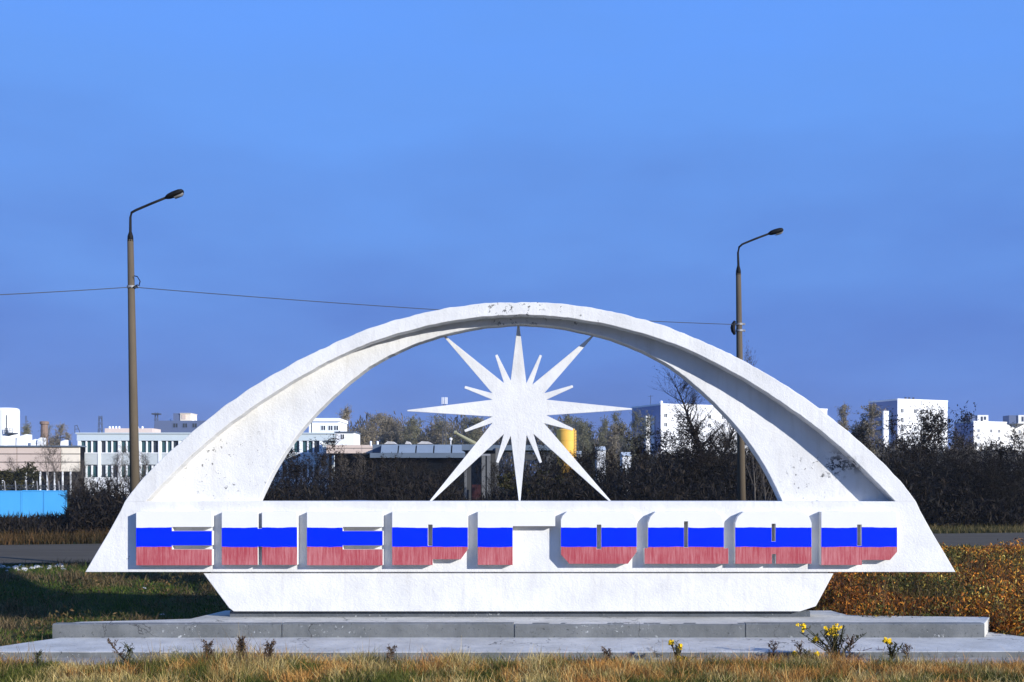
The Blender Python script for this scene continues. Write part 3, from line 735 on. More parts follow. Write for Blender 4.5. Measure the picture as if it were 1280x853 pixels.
# --- residential towers
def tower(label, pxl, pxc, pxr, ytop, Y, angl, mat, rows, bayed=True, cols=6, storey=2.8):
    """corner at column pxc; shaded face to the left, sunlit face to the right"""
    o, _, _ = frame(pxc, Y, 0)
    t = thing('apartment_tower', label, 'building', o, None)
    zt = zpx(ytop, Y)
    ur = Vector((math.cos(angl), math.sin(angl), 0)); nr = Vector((ur.y, -ur.x, 0))        # sunlit face
    ul = Vector((-ur.y, ur.x, 0)); nl = -ur                                                # shaded face, running back to the left
    def length(px, u):         # length along u so that the far corner falls on the column px
        q = (px - 640) / F; return (q * o.y - o.x) / (u.x - q * u.y)
    lr = length(pxr, ur); ll = length(pxl, ul)
    m = MB(); m.obox(o, ur, -nr, 0, lr, 0, ll, -.1, zt); part('wall', m, mat, t)
    m = MB(); m.obox(o, ul, nl, .15, ll - .1, 0, .06, 0, zt - .05); part('end_shade_sheet', m, M_ENDSHADE, t)  # thin sheet over the wall, the end's shade put into its colour
    m = MB(); h = .5
    m.obox(o, ur, -nr, -.1, lr + .1, -.1, .35, zt - .001, zt + h); m.obox(o, ur, -nr, -.1, .35, .351, ll - .351, zt - .001, zt + h)
    m.obox(o, ur, -nr, lr - .35, lr + .1, .351, ll - .351, zt - .001, zt + h); m.obox(o, ur, -nr, -.1, lr + .1, ll - .35, ll + .1, zt - .001, zt + h); part('parapet', m, mat, t)
    for r in range(rows):
        z = zt - 2.6 - r * storey
        if z < 6: break
        for c in range(cols):
            if (c * 7 + r * 3) % 11 == 10: continue
            a = lr * (c + .55) / cols - .8 + (.9 if c % 2 else -.3)
            window(t, o, ur, nr, a, z - 1.3, 1.3, 1.4, M_WIN, M_TOWER)
    if bayed:     # loggia stack with a tall sunlit fin on the shaded face
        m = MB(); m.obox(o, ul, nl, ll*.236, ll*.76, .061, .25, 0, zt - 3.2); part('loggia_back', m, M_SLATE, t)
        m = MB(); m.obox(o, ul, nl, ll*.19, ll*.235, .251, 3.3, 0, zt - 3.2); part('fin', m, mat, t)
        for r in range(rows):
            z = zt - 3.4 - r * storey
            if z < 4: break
            m = MB(); m.obox(o, ul, nl, ll*.271, ll*.73, .252, 1.5, z - 2.6, z - 1.6); part('balcony', m, M_ENDSHADE, t)  # balcony in the same blue, shade painted as colour
            window(t, o + nl * .25, ul, nl, ll*.34, z - 1.5, ll*.14, 1.3, M_WIN, M_SLATE); window(t, o + nl * .25, ul, nl, ll*.54, z - 1.5, ll*.14, 1.3, M_WIN, M_SLATE)
    return t, o, ur, nr, lr, ul, nl, ll, zt
tw = tower('long white apartment slab with a dark blue shaded end, between the star and the arch', 790, 826, 1034, 506.5, 345, math.radians(24), M_TOWER, 5, cols=16)
for a, d, h in ((2, 3, 1.4), (12, 4, 1.0), (22, 3, .9), (38, 4, 1.1)):
    t, o, ur, nr = tw[:4]; p = o + ur * a - nr * d; m = MB(); m.tube([(p.x,p.y,tw[8]-.1),(p.x,p.y,tw[8]+h),(p.x,p.y,tw[8]+h+.2)], [.5,.5,.2], 8); part('roof_vent', m, M_WALLW, t)
p = tw[1] + tw[5] * 6; m = MB(); m.tube([(p.x,p.y,tw[8]),(p.x,p.y,tw[8]+3.4)], .09, 5); m.tube([(p.x-.8,p.y,tw[8]+3.0),(p.x+.8,p.y,tw[8]+3.2)], .05, 4); part('antenna', m, M_IRON, tw[0])
t2 = tower('square white apartment tower standing alone right of the arch', 1086, 1122, 1184.5, 500.5, 345, math.radians(24), M_TOWER, 5, cols=5)
for a in (6, 7.5, 9.2): p = t2[1] + t2[2] * a - t2[3] * 3; m = MB(); m.tube([(p.x,p.y,t2[8]),(p.x,p.y,t2[8]+1.3)], .35, 6); part('roof_vent', m, M_IRON, t2[0])
t3 = tower('lower cream apartment block with rooftop huts at the far right', 1193, 1217, 1330, 528, 430, math.radians(24), M_TOWER2, 4, False, cols=9)
for pa, pm, pb in ((1213, 1222, 1235.5), (1262, 1273, 1288)):
    Yq = t3[1].y + 6; m = MB(); z = t3[8]; m.box(U(pm,0,Yq).x, U(pb,0,Yq).x, Yq, Yq + 6, z - .2, zpx(519, Yq)); q = part('roof_hut', m, M_TOWER2, t3[0])
    m = MB(); m.box(U(pa,0,Yq).x, U(pm,0,Yq).x - .02, Yq + .5, Yq + 6, z - .2, zpx(519.3, Yq)); part('hut_side_painted_shade', m, M_SLATE, q)  # slate colour stands in for shade on the hut's left side
    m = MB(); m.box(U(pm+4,0,Yq).x, U(pm+6.5,0,Yq).x, Yq - .08, Yq + .05, zpx(527,Yq), zpx(521,Yq)); m.box(U(pm+8,0,Yq).x, U(pm+10.5,0,Yq).x, Yq - .08, Yq + .05, zpx(525,Yq), zpx(521,Yq)); part('vent_grille', m, M_WIN, q)

# --- masts
def mast(px, ytop, Y, w, label, ybot=560, kind='lattice'):
    c = U(px, 600, Y); h = zpx(ytop, Y)
    t = thing('lattice_mast', label, 'mast', (c.x, Y, 0))
    m = MB(); cs = []
    for sx, sy in ((-1,-1),(1,-1),(1,1),(-1,1)): m.tube([(c.x+sx*w, Y+sy*w, -.1), (c.x+sx*w*.35, Y+sy*w*.35, h)], [w*.09, w*.07], 4)
    n_ = int(h / (w * 1.6))
    for i in range(n_):
        f0, f1 = i / n_, (i + 1) / n_; a0, a1 = w * (1 - .65 * f0), w * (1 - .65 * f1)
        for (p, q) in (((-1,-1),(1,-1)), ((1,-1),(1,1)), ((1,1),(-1,1)), ((-1,1),(-1,-1))):
            m.tube([(c.x+p[0]*a0, Y+p[1]*a0, f0*h), (c.x+q[0]*a1, Y+q[1]*a1, f1*h)], w*.05, 3, cap=False)
    part('lattice', m, M_IRON, t); return t, c, h
t, c, h = mast(555.5, 500, 230, .55, 'slim phone mast with white antenna panels at its head, above the left star ray')
for dx in (-.45, -.1, .28, .55): m = MB(); m.box(c.x+dx-.09, c.x+dx+.09, 229.5+abs(dx)*.4, 229.75+abs(dx)*.4, h - .9, h + .5); part('antenna_panel', m, M_WALLW, t)
mast(708, 517, 300, .9, 'lattice mast above the trees right of the yellow tank')
mast(125.5, 520, 250, .8, 'thin lattice mast standing behind the office roof, left of the nearer lamp')
t, c, h = mast(195.5, 516, 280, .8, 'lattice mast with a platform beside the slate block')
m = MB(); m.box(c.x - 1.0, c.x + 1.0, 279.2, 280.8, h - .5, h - .2); part('platform', m, M_IRON, t)
mast(32.5, 520, 400, .5, 'faint thin mast above the workshop roof near the left edge')
c = U(97, 0, Y2 + 2); m = MB(); z0 = zpx(541.2, Y2)
m.tube([(c.x, Y2 + 1, z0), (c.x, Y2 + 1, z0 + 1.1)], .05, 4); m.tube([(c.x + .75, Y2 + 1, z0), (c.x + .3, Y2 + 1, z0 + 1.15)], .05, 4); m.tube([(c.x, Y2 + 1, z0 + .55), (c.x + .5, Y2 + 1, z0 + .6)], .035, 4); m.tube([(c.x-.02, Y2 + 1, z0+1.05), (c.x + .32, Y2 + 1, z0 + 1.12)], .035, 4)
solo('roof_frame', m, M_IRON, 'small steel frame on the left end of the office roof', 'frame', (c.x, Y2 + 1, z0))
# crane arm behind the star
m = MB(); a = U(569, 541, 150); b = U(595, 556, 150); m.tube([a, b], [.16, .34], 8); m.tube([a + Vector((-.15,0,0)), a + Vector((.25,0,.02))], .26, 8)
solo('crane_arm', m, plain('dusty_yellow_steel', (.26, .25, .15), .7, .2, 2), 'slanting pale yellow crane arm behind the left rays of the star', 'crane', b)
mb = MB(); c = U(563.5, 551, Yg + 6); mb.tube([(c.x,c.y,c.z-.6),(c.x,c.y,c.z)], .05, 6); mb.tube([(c.x,c.y,c.z),(c.x,c.y,c.z+.1),(c.x,c.y,c.z+.24),(c.x,c.y,c.z+.3)], [.08,.16,.16,.08], 8)
solo('roof_lamp', mb, M_WALLW, 'small white globe on a stalk on the skylight hall roof', 'lamp', (c.x, c.y, c.z - .6))

# ------------------------------------------------------------------ blue fence
Yf = 73.0
fe = thing('blue_fence', 'bright sky-blue sheet fence topped with barbed wire', 'fence', (U(83, 650, Yf).x, Yf, 0))
xe = U(83.5, 0, Yf).x; pwid = 28 * k(Yf)
for i in range(6):
    m = MB(); a = xe - (i + 1) * pwid + .015; b = xe - i * pwid
    z1 = zpx(613.3, Yf) + .015 * math.sin(i * 2.1)
    m.box(a, b, Yf + .004 * (i % 2), Yf + .05, .02, z1); m.box(a, b, Yf - .03, Yf - .001 + .004 * (i % 2), z1 - .07, z1 - .01); m.box(b - .05, b, Yf - .03, Yf - .001 + .004 * (i % 2), .02, z1 - .071)
    part('fence_panel', m, M_FENCE, fe, bevel=.008)
px = 73.5
while px > -80:
    x = U(px, 0, Yf).x; z = zpx(613.3, Yf)
    m = MB(); m.tube([(x, Yf + .08, .0), (x, Yf + .08, z + .1), (x - .02, Yf + .02, zpx(601.5, Yf))], .035, 6); part('post', m, M_GREY, fe); px -= 13.6
m = MB(); z = zpx(612, Yf); q = []
i = 0; px = 88
while px > -80: q.append((U(px,0,Yf).x, Yf + .03 + .12 * (i % 2), zpx(612.2 if i % 2 else 606.5, Yf))); px -= 3.4; i += 1
m.tube(q, .016, 4); q2 = [(a[0] - .09, a[1] + .1, z + (zpx(606.5,Yf) - a[2]) + .05) for a in q]; m.tube(q2, .016, 4)
for zz in (607, 610.5): m.tube([(U(86,0,Yf).x, Yf + .05, zpx(zz, Yf)), (U(-80,0,Yf).x, Yf + .05, zpx(zz, Yf))], .014, 4)
part('barbed_wire', m, M_IRON, fe)

# ------------------------------------------------------------------ trees
class Tree:
    def __init__(s, seed, H, R, stems=1, lean=.2, nb=9, nt_=7, up=.5, leaf=4, lw=.14, ll=.22, base=.12, twl=.5, start=.15, rad=None):
        r = random.Random(seed); T = MB(); C = MB()
        def needle(p, d, L, w):
            a = d.cross(Vector((r.uniform(-1,1), r.uniform(-1,1), r.uniform(-1,1)))).normalized() * w; b = d.cross(a).normalized() * w
            C.add([p + a, p - a * .5 + b * .86, p - a * .5 - b * .86, p + d * L], [(0,1,3),(1,2,3),(2,0,3)])
        def leafq(p, sc_):
            d = Vector((r.gauss(0,1), r.gauss(0,1), r.gauss(0,1) + .4)).normalized(); e = d.cross(Vector((r.gauss(0,1), r.gauss(0,1), r.gauss(0,1)))).normalized()
            a = d * ll * sc_ * r.uniform(.6, 1.3); b = e * lw * sc_ * r.uniform(.5, 1.2) * .5
            C.add([p, p + a * .5 + b, p + a, p + a * .5 - b], [(0,1,2,3)])
        rad = rad or H * .018
        for s_ in range(stems):
            an = 2 * math.pi * (s_ + r.random()) / stems
            p = Vector((math.cos(an), math.sin(an), 0)) * base * R * (stems > 1)
            d = Vector((math.cos(an) * lean, math.sin(an) * lean, 1)).normalized() if stems > 1 else Vector((r.gauss(0,.04), r.gauss(0,.04), 1))
            h = H * (r.uniform(.72, 1.0) if s_ else 1.0); n_ = 8; pts = [p.copy()]
            for i in range(n_):
                d = (d + Vector((r.gauss(0,.10), r.gauss(0,.10), .06))).normalized(); p = p + d * h / n_ / max(d.z, .6) ; pts.append(p.copy())
            pts[-1].z = min(pts[-1].z, H)
            rr = [max(rad * (1 - .93 * i / n_) / (stems ** .4), .008) for i in range(n_ + 1)]
            T.tube(pts, rr, 6, cap=False)
            for b in range(nb):
                f = start + (1 - start) * (b + r.random()) / nb; i = min(int(f * n_), n_ - 1); q = pts[i].lerp(pts[i+1], f * n_ - i)
                a2 = r.uniform(0, 2 * math.pi); L = R * (1.05 - f ** 1.5 * .8) * r.uniform(.6, 1.1)
                bd = Vector((math.cos(a2), math.sin(a2), up * r.uniform(.6, 1.5))).normalized()
                bp = [q.copy()]
                for j in range(4):
                    bd = (bd + Vector((r.gauss(0,.16), r.gauss(0,.16), .10))).normalized(); bp.append(bp[-1] + bd * L / 4)
                r0 = max(rr[i] * .5, .01); T.tube(bp, [r0, r0*.75, r0*.5, r0*.32, r0*.12], 4, cap=False)
                for w in range(nt_):
                    g = .25 + .75 * (w + r.random()) / nt_; j = min(int(g * 4), 3); tp = bp[j].lerp(bp[j+1], g * 4 - j)
                    td = (bd + Vector((r.gauss(0,.6), r.gauss(0,.6), r.gauss(.25,.5)))).normalized(); tl = twl * r.uniform(.5, 1.3)
                    needle(tp, td, tl, max(r0 * .16, .007))
                    for y in range(2):
                        tq = tp + td * tl * r.uniform(.3, .8); t2_ = (td + Vector((r.gauss(0,.6), r.gauss(0,.6), r.gauss(.2,.5)))).normalized(); needle(tq, t2_, tl * .6, .006)
                        for z in range(leaf): leafq(tq + t2_ * tl * .6 * r.random(), 1)
            for w in range(5):
                td = Vector((r.gauss(0,.35), r.gauss(0,.35), 1)).normalized(); needle(pts[-1] - Vector((0,0,.2)), td, twl, .01)
                for z in range(leaf * 2): leafq(pts[-1] + td * twl * r.uniform(-.8, .8), 1)
        s.T, s.C, s.H = T, C, H
    def bake(s, name, bark, leafm):
        s.t = s.T.mesh(name + '_trunk', bark, fix=False); s.c = s.C.mesh(name + '_crown', leafm, fix=False); return s
PROTO = {
 'thicket0': Tree(1, 6, 2.3, 6, .28, 11, 7, 1.00, 5, .06, .15, twl=.85).bake('shrub', M_BARK, M_TWIG),
 'thicket1': Tree(2, 6, 1.9, 5, .20, 12, 8, 1.20, 5, .06, .15, twl=.85).bake('shrub', M_BARK, M_TWIG),
 'thicket2': Tree(3, 6, 2.6, 8, .36, 10, 7, 0.90, 5, .06, .15, twl=.85).bake('shrub', M_BARK, M_TWIG),
 'thicket3': Tree(4, 6, 1.6, 3, .14, 14, 8, 1.50, 5, .06, .15, twl=.85).bake('shrub', M_BARK, M_TWIG),
 'grey0': Tree(5, 6, 1.6, 3, .16, 14, 9, 1.6, 3, .06, .16, twl=.7).bake('shrub', M_BARKG, M_TWIG2),
 'olive0': Tree(6, 4, 2.0, 7, .35, 10, 7, .6, 6, .12, .20).bake('shrub', M_BARK, M_OLIVE),
 'bare0': Tree(8, 10, 3.4, 1, .1, 52, 14, 1.1, 1, .04, .12, twl=1.1, start=.2, rad=.26).bake('tree', M_BARK, M_TWIG),
 'bare1': Tree(9, 7, 2.6, 2, .2, 24, 11, .9, 2, .05, .12, twl=.9, start=.15).bake('tree', M_BARKG, M_TWIG2),
 'pop0': Tree(11, 14, 2.0, 1, .1, 60, 9, 3.0, 8, .10, .32, twl=1.3, start=.06).bake('poplar', M_BARKG, M_POPL),
 'pop1': Tree(12, 14, 3.0, 2, .07, 44, 9, 2.6, 8, .10, .32, twl=1.4, start=.05).bake('poplar', M_BARKG, M_POPL),
 'pop2': Tree(13, 14, 3.6, 3, .10, 34, 9, 2.0, 8, .10, .32, twl=1.4, start=.05).bake('poplar', M_BARKG, M_POPG),
}
def tree(name, kind, px, ytop, Y, label, group, wide=1.0, cat='tree'):
    P = PROTO[kind]; c = U(px, 600, Y); z0 = gz(c.x, Y) - .05; h = zpx(ytop, Y) - z0
    t = thing(name, label, cat, (c.x, Y, z0), group)
    s_ = h / P.H * .97; t.scale = (s_ * wide, s_ * wide, s_); t.rotation_euler = (0, 0, random.uniform(0, 6.28))
    link('trunk', P.t, t); link('crown', P.c, t); return t
TH = 'dark shrubs of the thicket behind the road'
for kind, px, yt, Y, wide, lab in (
  ('olive0', 672, 596, 62, 1.2, 'low olive bush behind the right foot of the star, nearest the gatehouse'),
  ('thicket2', 655, 585, 72, 1.1, 'dark bush just right of the gatehouse posts'),
  ('thicket3', 715, 564, 78, 1.6, 'dark shrub hiding the foot of the yellow tank'),
  ('thicket2', 698, 568, 88, 1.3, 'dark shrub below the left side of the yellow tank'),
  ('thicket0', 728, 570, 84, 1.3, 'dark shrub between the yellow tank and the small white shed'),
  ('thicket2', 705, 588, 66, 1.3, 'low dark shrub under the yellow tank'),
  ('thicket0', 745, 577, 68, 1.2, 'dark shrub in front of the small white shed'),
  ('thicket2', 780, 571, 66, 1.2, 'rounded dark shrub below the shaded end of the apartment slab'),
  ('thicket0', 815, 560, 67, 1.2, 'dark shrub rising against the corner of the apartment slab'),
  ('thicket1', 845, 545, 66, 1.3, 'tall dark shrub in front of the sunlit face of the apartment slab'),
  ('thicket3', 868, 534, 66, 1.5, 'peaked dark shrub left of the bare tree'),
  ('thicket0', 900, 548, 64, 1.2, 'dark shrub at the foot of the bare tree'),
  ('thicket1', 945, 552, 66, 1.2, 'dark shrub just right of the farther lamp pole'),
  ('thicket2', 975, 560, 68, 1.2, 'dark shrub hidden partly by the arch leg right of the farther lamp'),
  ('thicket3', 1062, 540, 70, 1.2, 'slim dark shrub touching the right slope of the arch'),
  ('thicket1', 1095, 556, 66, 1.2, 'dark shrub below the tan poplar right of the arch'),
  ('grey0', 1118, 548, 74, 1.1, 'greyish shrub in front of the fin of the square tower'),
  ('thicket3', 1148, 527, 68, 1.3, 'tallest dark shrub, in front of the left part of the white square tower'),
  ('thicket1', 1170, 523, 70, 1.1, 'pointed dark shrub in front of the right part of the white square tower'),
  ('grey0', 1196, 543, 76, 1.2, 'greyish shrub in the gap right of the square tower'),
  ('grey0', 1212, 549, 78, 1.1, 'greyish shrub before the left end of the cream block'),
  ('thicket0', 1200, 562, 64, 1.3, 'broad dark shrub under the gap between the two right blocks'),
  ('thicket3', 1250, 560, 67, 1.5, 'dark shrub before the middle of the cream block'),
  ('thicket1', 1282, 546, 66, 1.2, 'dark shrub at the right edge of the photo'),
  ('thicket2', 1130, 575, 62, 1.3, 'wide low shrub at the roadside right of the arch'),
  ('thicket2', 1245, 580, 62, 1.3, 'wide low shrub at the roadside near the right edge')):
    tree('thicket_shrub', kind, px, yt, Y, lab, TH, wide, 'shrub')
TL = 'dark shrubs seen left of the star'
for kind, px, yt, Y, wide, lab in (
  ('thicket3', 372, 552, 70, 1.4, 'dark shrub against the left edge of the arch opening'),
  ('thicket1', 393, 572, 72, 1.0, 'dark shrub in front of the office end windows'),
  ('grey0', 425, 571, 74, 1.2, 'shrub with pale leaves before the beige canopy, left one'),
  ('grey0', 455, 573, 74, 1.3, 'shrub with pale leaves before the beige canopy, right one'),
  ('thicket2', 490, 577, 76, 1.1, 'low dark shrub before the left end of the skylight hall'),
  ('thicket0', 525, 580, 76, 1.2, 'low dark shrub before the middle of the skylight hall'),
  ('thicket2', 556, 581, 74, 1.2, 'low dark shrub before the right end of the skylight hall'),
  ('thicket2', 628, 584, 78, 1.0, 'dark shrub against the right corner of the gatehouse'),
  ('thicket2', 350, 585, 66, 1.2, 'low dark shrub in the lower left corner of the arch opening'),
  ('thicket0', 100, 603, 64, 1.2, 'dark shrub at the end of the blue fence'),
  ('thicket2', 128, 600, 62, 1.2, 'dark shrub midway between the blue fence and the nearer lamp'),
  ('thicket0', 152, 598, 60, 1.2, 'dark shrub just left of the nearer lamp pole'),
  ('thicket2', 185, 596, 60, 1.2, 'dark shrub just right of the nearer lamp pole'),
  ('thicket0', 112, 628, 56, 1.1, 'small roadside shrub below the end of the blue fence'),
  ('thicket2', 145, 632, 55, 1.1, 'small roadside shrub left of the arch foot')):
    tree('thicket_shrub', kind, px, yt, Y, lab, TL, wide, 'shrub')
tree('olive_bush', 'olive0', 22, 583, 110, 'olive bush showing above the blue fence', None, 1.2, 'bush')
tree('bare_tree', 'bare0', 906, 478, 72, 'tall leafless tree with fine twigs against the apartment slab and the arch', None, 1.25)
tree('bare_tree', 'bare0', 878, 500, 76, 'shorter leafless tree left of the tall bare one', None, 1.1)
tree('bare_tree', 'bare1', 68, 548, 120, 'leafless tree in front of the cream end of the workshop', None, .9)
tree('bare_tree', 'bare1', 95, 578, 118, 'small leafless tree below the left end of the office', None, 1.2)
tree('bare_tree', 'bare1', 148, 566, 112, 'leafless tree before the office, left of the nearer lamp pole', None, 1.1)
tree('bare_tree', 'bare1', 185, 560, 108, 'leafless tree before the office, right of the nearer lamp pole', None, 1.2)
tree('bare_tree', 'bare1', 22, 575, 125, 'low reddish leafless tree before the beige workshop', None, 1.0)
tree('treetop', 'bare1', 951, 454, 46, 'few leafy twigs of a tree showing above the arch right of the farther lamp', None, .35)
PG = 'far autumn poplars behind the halls'
for kind, px, yt, Y, wide, lab in (
  ('pop0', 441, 516, 260, .9, 'tall narrow tan poplar nearest the white stair tower'),
  ('pop1', 456, 522, 270, 1.3, 'tan poplar second from the stair tower'),
  ('pop0', 470, 526, 280, 1.3, 'narrow poplar third from the stair tower'),
  ('pop1', 484, 527, 280, 1.4, 'poplar over the left end of the skylight hall'),
  ('pop1', 497, 526, 285, 1.4, 'poplar over the second skylight'),
  ('pop2', 512, 529, 280, 1.3, 'poplar over the third skylight'),
  ('pop1', 532, 532, 270, 1.5, 'tan poplar left of the phone mast'),
  ('pop1', 548, 533, 260, 1.4, 'pale poplar at the foot of the phone mast'),
  ('pop2', 580, 527, 270, 1.4, 'poplar behind the crane arm'),
  ('pop1', 598, 529, 275, 1.4, 'poplar between the crane arm and the star'),
  ('pop2', 706, 526, 280, 1.2, 'poplar rising behind the yellow tank'),
  ('pop2', 727, 533, 250, 1.2, 'greenish poplar just right of the yellow tank'),
  ('pop2', 746, 530, 250, 1.0, 'greenish poplar above the small white shed'),
  ('pop1', 764, 537, 255, 1.4, 'tan poplar right of the small white shed'),
  ('pop2', 780, 522, 260, 1.0, 'tall greenish poplar against the shaded end of the apartment slab'),
  ('pop1', 1083, 514, 160, 1.4, 'tan poplar just right of the arch, before the square tower'),
  ('pop1', 1050, 512, 170, .8, 'tan poplar peeping over the right slope of the arch'),
  ('pop2', 38, 536, 300, .9, 'dark greenish tree over the workshop roof left of the chimney'),
  ('pop1', 70, 535, 300, .9, 'pale poplar over the workshop roof right of the chimney'),
  ('pop1', 88, 545, 300, .9, 'small poplar beside the left end of the office')):
    tree('poplar', kind, px, yt, Y, lab, PG, wide)

# ------------------------------------------------------------------ ground cover made of many small faces
def tinted(name, verts, faces, tint, mat):
    me = bpy.data.meshes.new(name); nv, nf = len(verts), len(faces); k_ = faces.shape[1]
    me.vertices.add(nv); me.vertices.foreach_set('co', verts.astype(np.float32).ravel())
    me.loops.add(nf * k_); me.loops.foreach_set('vertex_index', faces.astype(np.int32).ravel())
    me.polygons.add(nf); me.polygons.foreach_set('loop_start', np.arange(0, nf * k_, k_, dtype=np.int32)); me.polygons.foreach_set('loop_total', np.full(nf, k_, dtype=np.int32))
    me.update(calc_edges=True); me.materials.append(mat)
    at = me.attributes.new('tint', 'FLOAT_COLOR', 'POINT')
    at.data.foreach_set('color', np.concatenate([tint, np.ones((nv, 1))], 1).astype(np.float32).ravel())
    me.validate(); o = link(name, me); o['kind'] = 'stuff'; return o
def fnoise(x, y, s, seed):
    return np.array([noise.noise((a * s, b * s, seed)) for a, b in zip(x, y)])
def pick(pal, f):
    pal = np.array(pal); f = np.clip(f, 0, .9999) * (len(pal) - 1); i = f.astype(int); t = (f - i)[:, None]
    return pal[i] * (1 - t) + pal[np.minimum(i + 1, len(pal) - 1)] * t
def blades(name, x, y, h, w, bend, tint):
    n = len(x); z = gz_arr(x, y) - .02; an = RNG.uniform(0, 2 * np.pi, n); fa = RNG.uniform(0, np.pi, n)
    bx, by = np.cos(an) * bend * h, np.sin(an) * bend * h; wx, wy = np.cos(fa) * w * .5, np.sin(fa) * w * .5
    P = lambda f, s_, g: np.stack([x + bx * f * f + wx * s_ * g, y + by * f * f + wy * s_ * g, z + h * f * (1 - .25 * bend * f)], 1)
    v = np.stack([P(0, 1, 1), P(0, -1, 1), P(.5, -1, .8), P(.5, 1, .8), P(1, -1, .12), P(1, 1, .12)], 1).reshape(-1, 3)
    b = np.arange(n)[:, None] * 6; f = np.concatenate([b + [0, 1, 2, 3], b + [3, 2, 4, 5]]).reshape(-1, 4)
    return tinted(name, v, f, np.repeat(tint, 6, 0), M_GRASS)
def leaves(name, x, y, z, L, w, tint, mat, updir=.4):
    n = len(x); d = RNG.normal(0, 1, (n, 3)); d[:, 2] += updir; d /= np.linalg.norm(d, axis=1)[:, None]
    e = np.cross(d, RNG.normal(0, 1, (n, 3))); e /= np.linalg.norm(e, axis=1)[:, None]
    p = np.stack([x, y, z], 1); a = d * L[:, None]; b = e * (w * .5)[:, None]
    v = np.stack([p, p + a * .5 + b, p + a, p + a * .5 - b], 1).reshape(-1, 3)
    f = np.arange(n * 4).reshape(-1, 4); return tinted(name, v, f, np.repeat(tint, 4, 0), mat)

STRAW = [(.09,.07,.018),(.34,.25,.08),(.60,.45,.17),(.78,.63,.31)]
RUST = [(.09,.036,.01),(.40,.175,.04),(.64,.33,.085),(.76,.52,.19)]
GREEN = [(.018,.028,.004),(.055,.070,.010),(.12,.125,.022),(.30,.26,.07)]
def dry_mix(x, y, n, wr, wg):
    a = fnoise(x, y, 1.1, 11) * 1.3 + RNG.normal(0, .16, n); g = fnoise(x, y, 1.3, 31) * 1.3 + RNG.normal(0, .18, n); f = np.clip(RNG.random(n) * .85 + .35 * fnoise(x, y, 2.2, 71), 0, 1)
    t = pick(STRAW, f); r_ = pick(RUST, f); q = pick(GREEN, f)
    t = np.where((a > wr)[:, None], r_, t); return np.where((g > wg)[:, None], q, t)
# foreground verge
n = 70000
y = 17.0 + 2.95 * RNG.random(n) ** .8; x = RNG.uniform(-10.5, 10.5, n)
keep = y < 19.72 - .28 * np.exp(-((x + 8.3) / 1.6) ** 2) - .22 * np.exp(-((x - 8.6) / 1.5) ** 2) + .35 * fnoise(x, y * 0, .9, 5) + RNG.normal(0, .12, n); x, y = x[keep], y[keep]; n = len(x)
hh = .155 + .13 * fnoise(x, y, 1.2, 2) + RNG.gamma(2.0, .035, n)
px = 640 + F * x / y
hh *= 1 + .55 * np.exp(-((px - 285) / 60) ** 2) - .30 * np.exp(-((px - 90) / 90) ** 2) - .25 * np.exp(-((px - 1200) / 70) ** 2)
wr = np.where(px > 640, -.05, .12); wr = np.where(px < 220, .3, wr)
wg = np.where(px < 200, .10, .26); wg = np.where(px > 1180, .10, wg); wg = np.where((px > 430) & (px < 560), .02, wg)
wg = wg - .38 * np.clip((18.3 - y) / 1.5, 0, 1) * (hh < .26)
blades('dry_grass', x, y, np.clip(hh, .05, .55), RNG.uniform(.006, .013, n), RNG.uniform(.1, .9, n), dry_mix(x, y, n, wr, wg))
# tall fine stalks
n = 5200; x = RNG.uniform(-10.3, 10.3, n); y = RNG.uniform(17.8, 19.8, n); px = 640 + F * x / y
h_ = (.16 + RNG.gamma(2.0, .06, n)) * np.clip(.85 + 1.1 * fnoise(x, y * .4, 1.0, 51), .5, 1.6) * (1 + .5 * np.exp(-((px - 285) / 60) ** 2))
blades('grass_stalks', x, y, h_, np.full(n, .009), RNG.uniform(.05, .6, n), pick([(.05,.03,.012),(.16,.10,.04),(.50,.36,.15)], RNG.random(n)))
# short turf on the left bank
n = 60000; x = RNG.uniform(-19, -3.2, n); y = RNG.uniform(21.2, 37, n)
keep = (y < 38.0 + .23 * x) & ~((x > -9.2) & (y < 22.6)) ; x, y = x[keep], y[keep]; n = len(x)
a = fnoise(x, y, .4, 3) + fnoise(x, y, 1.6, 8) * .5 + RNG.normal(0, .15, n)
t = pick([(.018,.042,.004),(.040,.078,.008),(.075,.105,.014),(.14,.14,.03)], RNG.random(n)); bq = pick([(.045,.030,.013),(.11,.075,.034),(.20,.145,.075)], RNG.random(n))
px = 640 + F * x / y
t = np.where((a > .12 + .12 * ((px > 60) & (px < 200)))[:, None], bq, t)
blades('bank_grass', x, y, RNG.uniform(.05, .16, n) + .12 * (a > .35) + .1 * (RNG.random(n) < .04), RNG.uniform(.010, .022, n), RNG.uniform(.2, .9, n), t)
# brown and dark green weeds on the bank
n = 26000; x = RNG.uniform(-19, -3.4, n); y = RNG.uniform(21.6, 30, n); px = 640 + F * x / y; py = HZ + F * (EYE - gz_arr(x, y)) / y
d = fnoise(x, y, .7, 61) + .5 * fnoise(x, y, 2.1, 62) + .3 * np.exp(-((px - 235) / 40) ** 2 - ((py - 745) / 18) ** 2) + .25 * np.exp(-((px - 40) / 45) ** 2 - ((py - 770) / 22) ** 2)
keep = (d > .16) & ~((x > -9.2) & (y < 23.0)) & ~((x > -6.6) & (y < 24.9)); x, y, d = x[keep], y[keep], d[keep]; n = len(x)
f = RNG.random(n); t = pick([(.02,.026,.008),(.05,.05,.015),(.10,.07,.026),(.18,.10,.04)], f)
leaves('bank_weeds', x, y, gz_arr(x, y) + RNG.random(n) * np.clip((d - .1) * 1.1, .05, .42), RNG.uniform(.05, .13, n), RNG.uniform(.015, .04, n), t, M_LEAFT, .9)
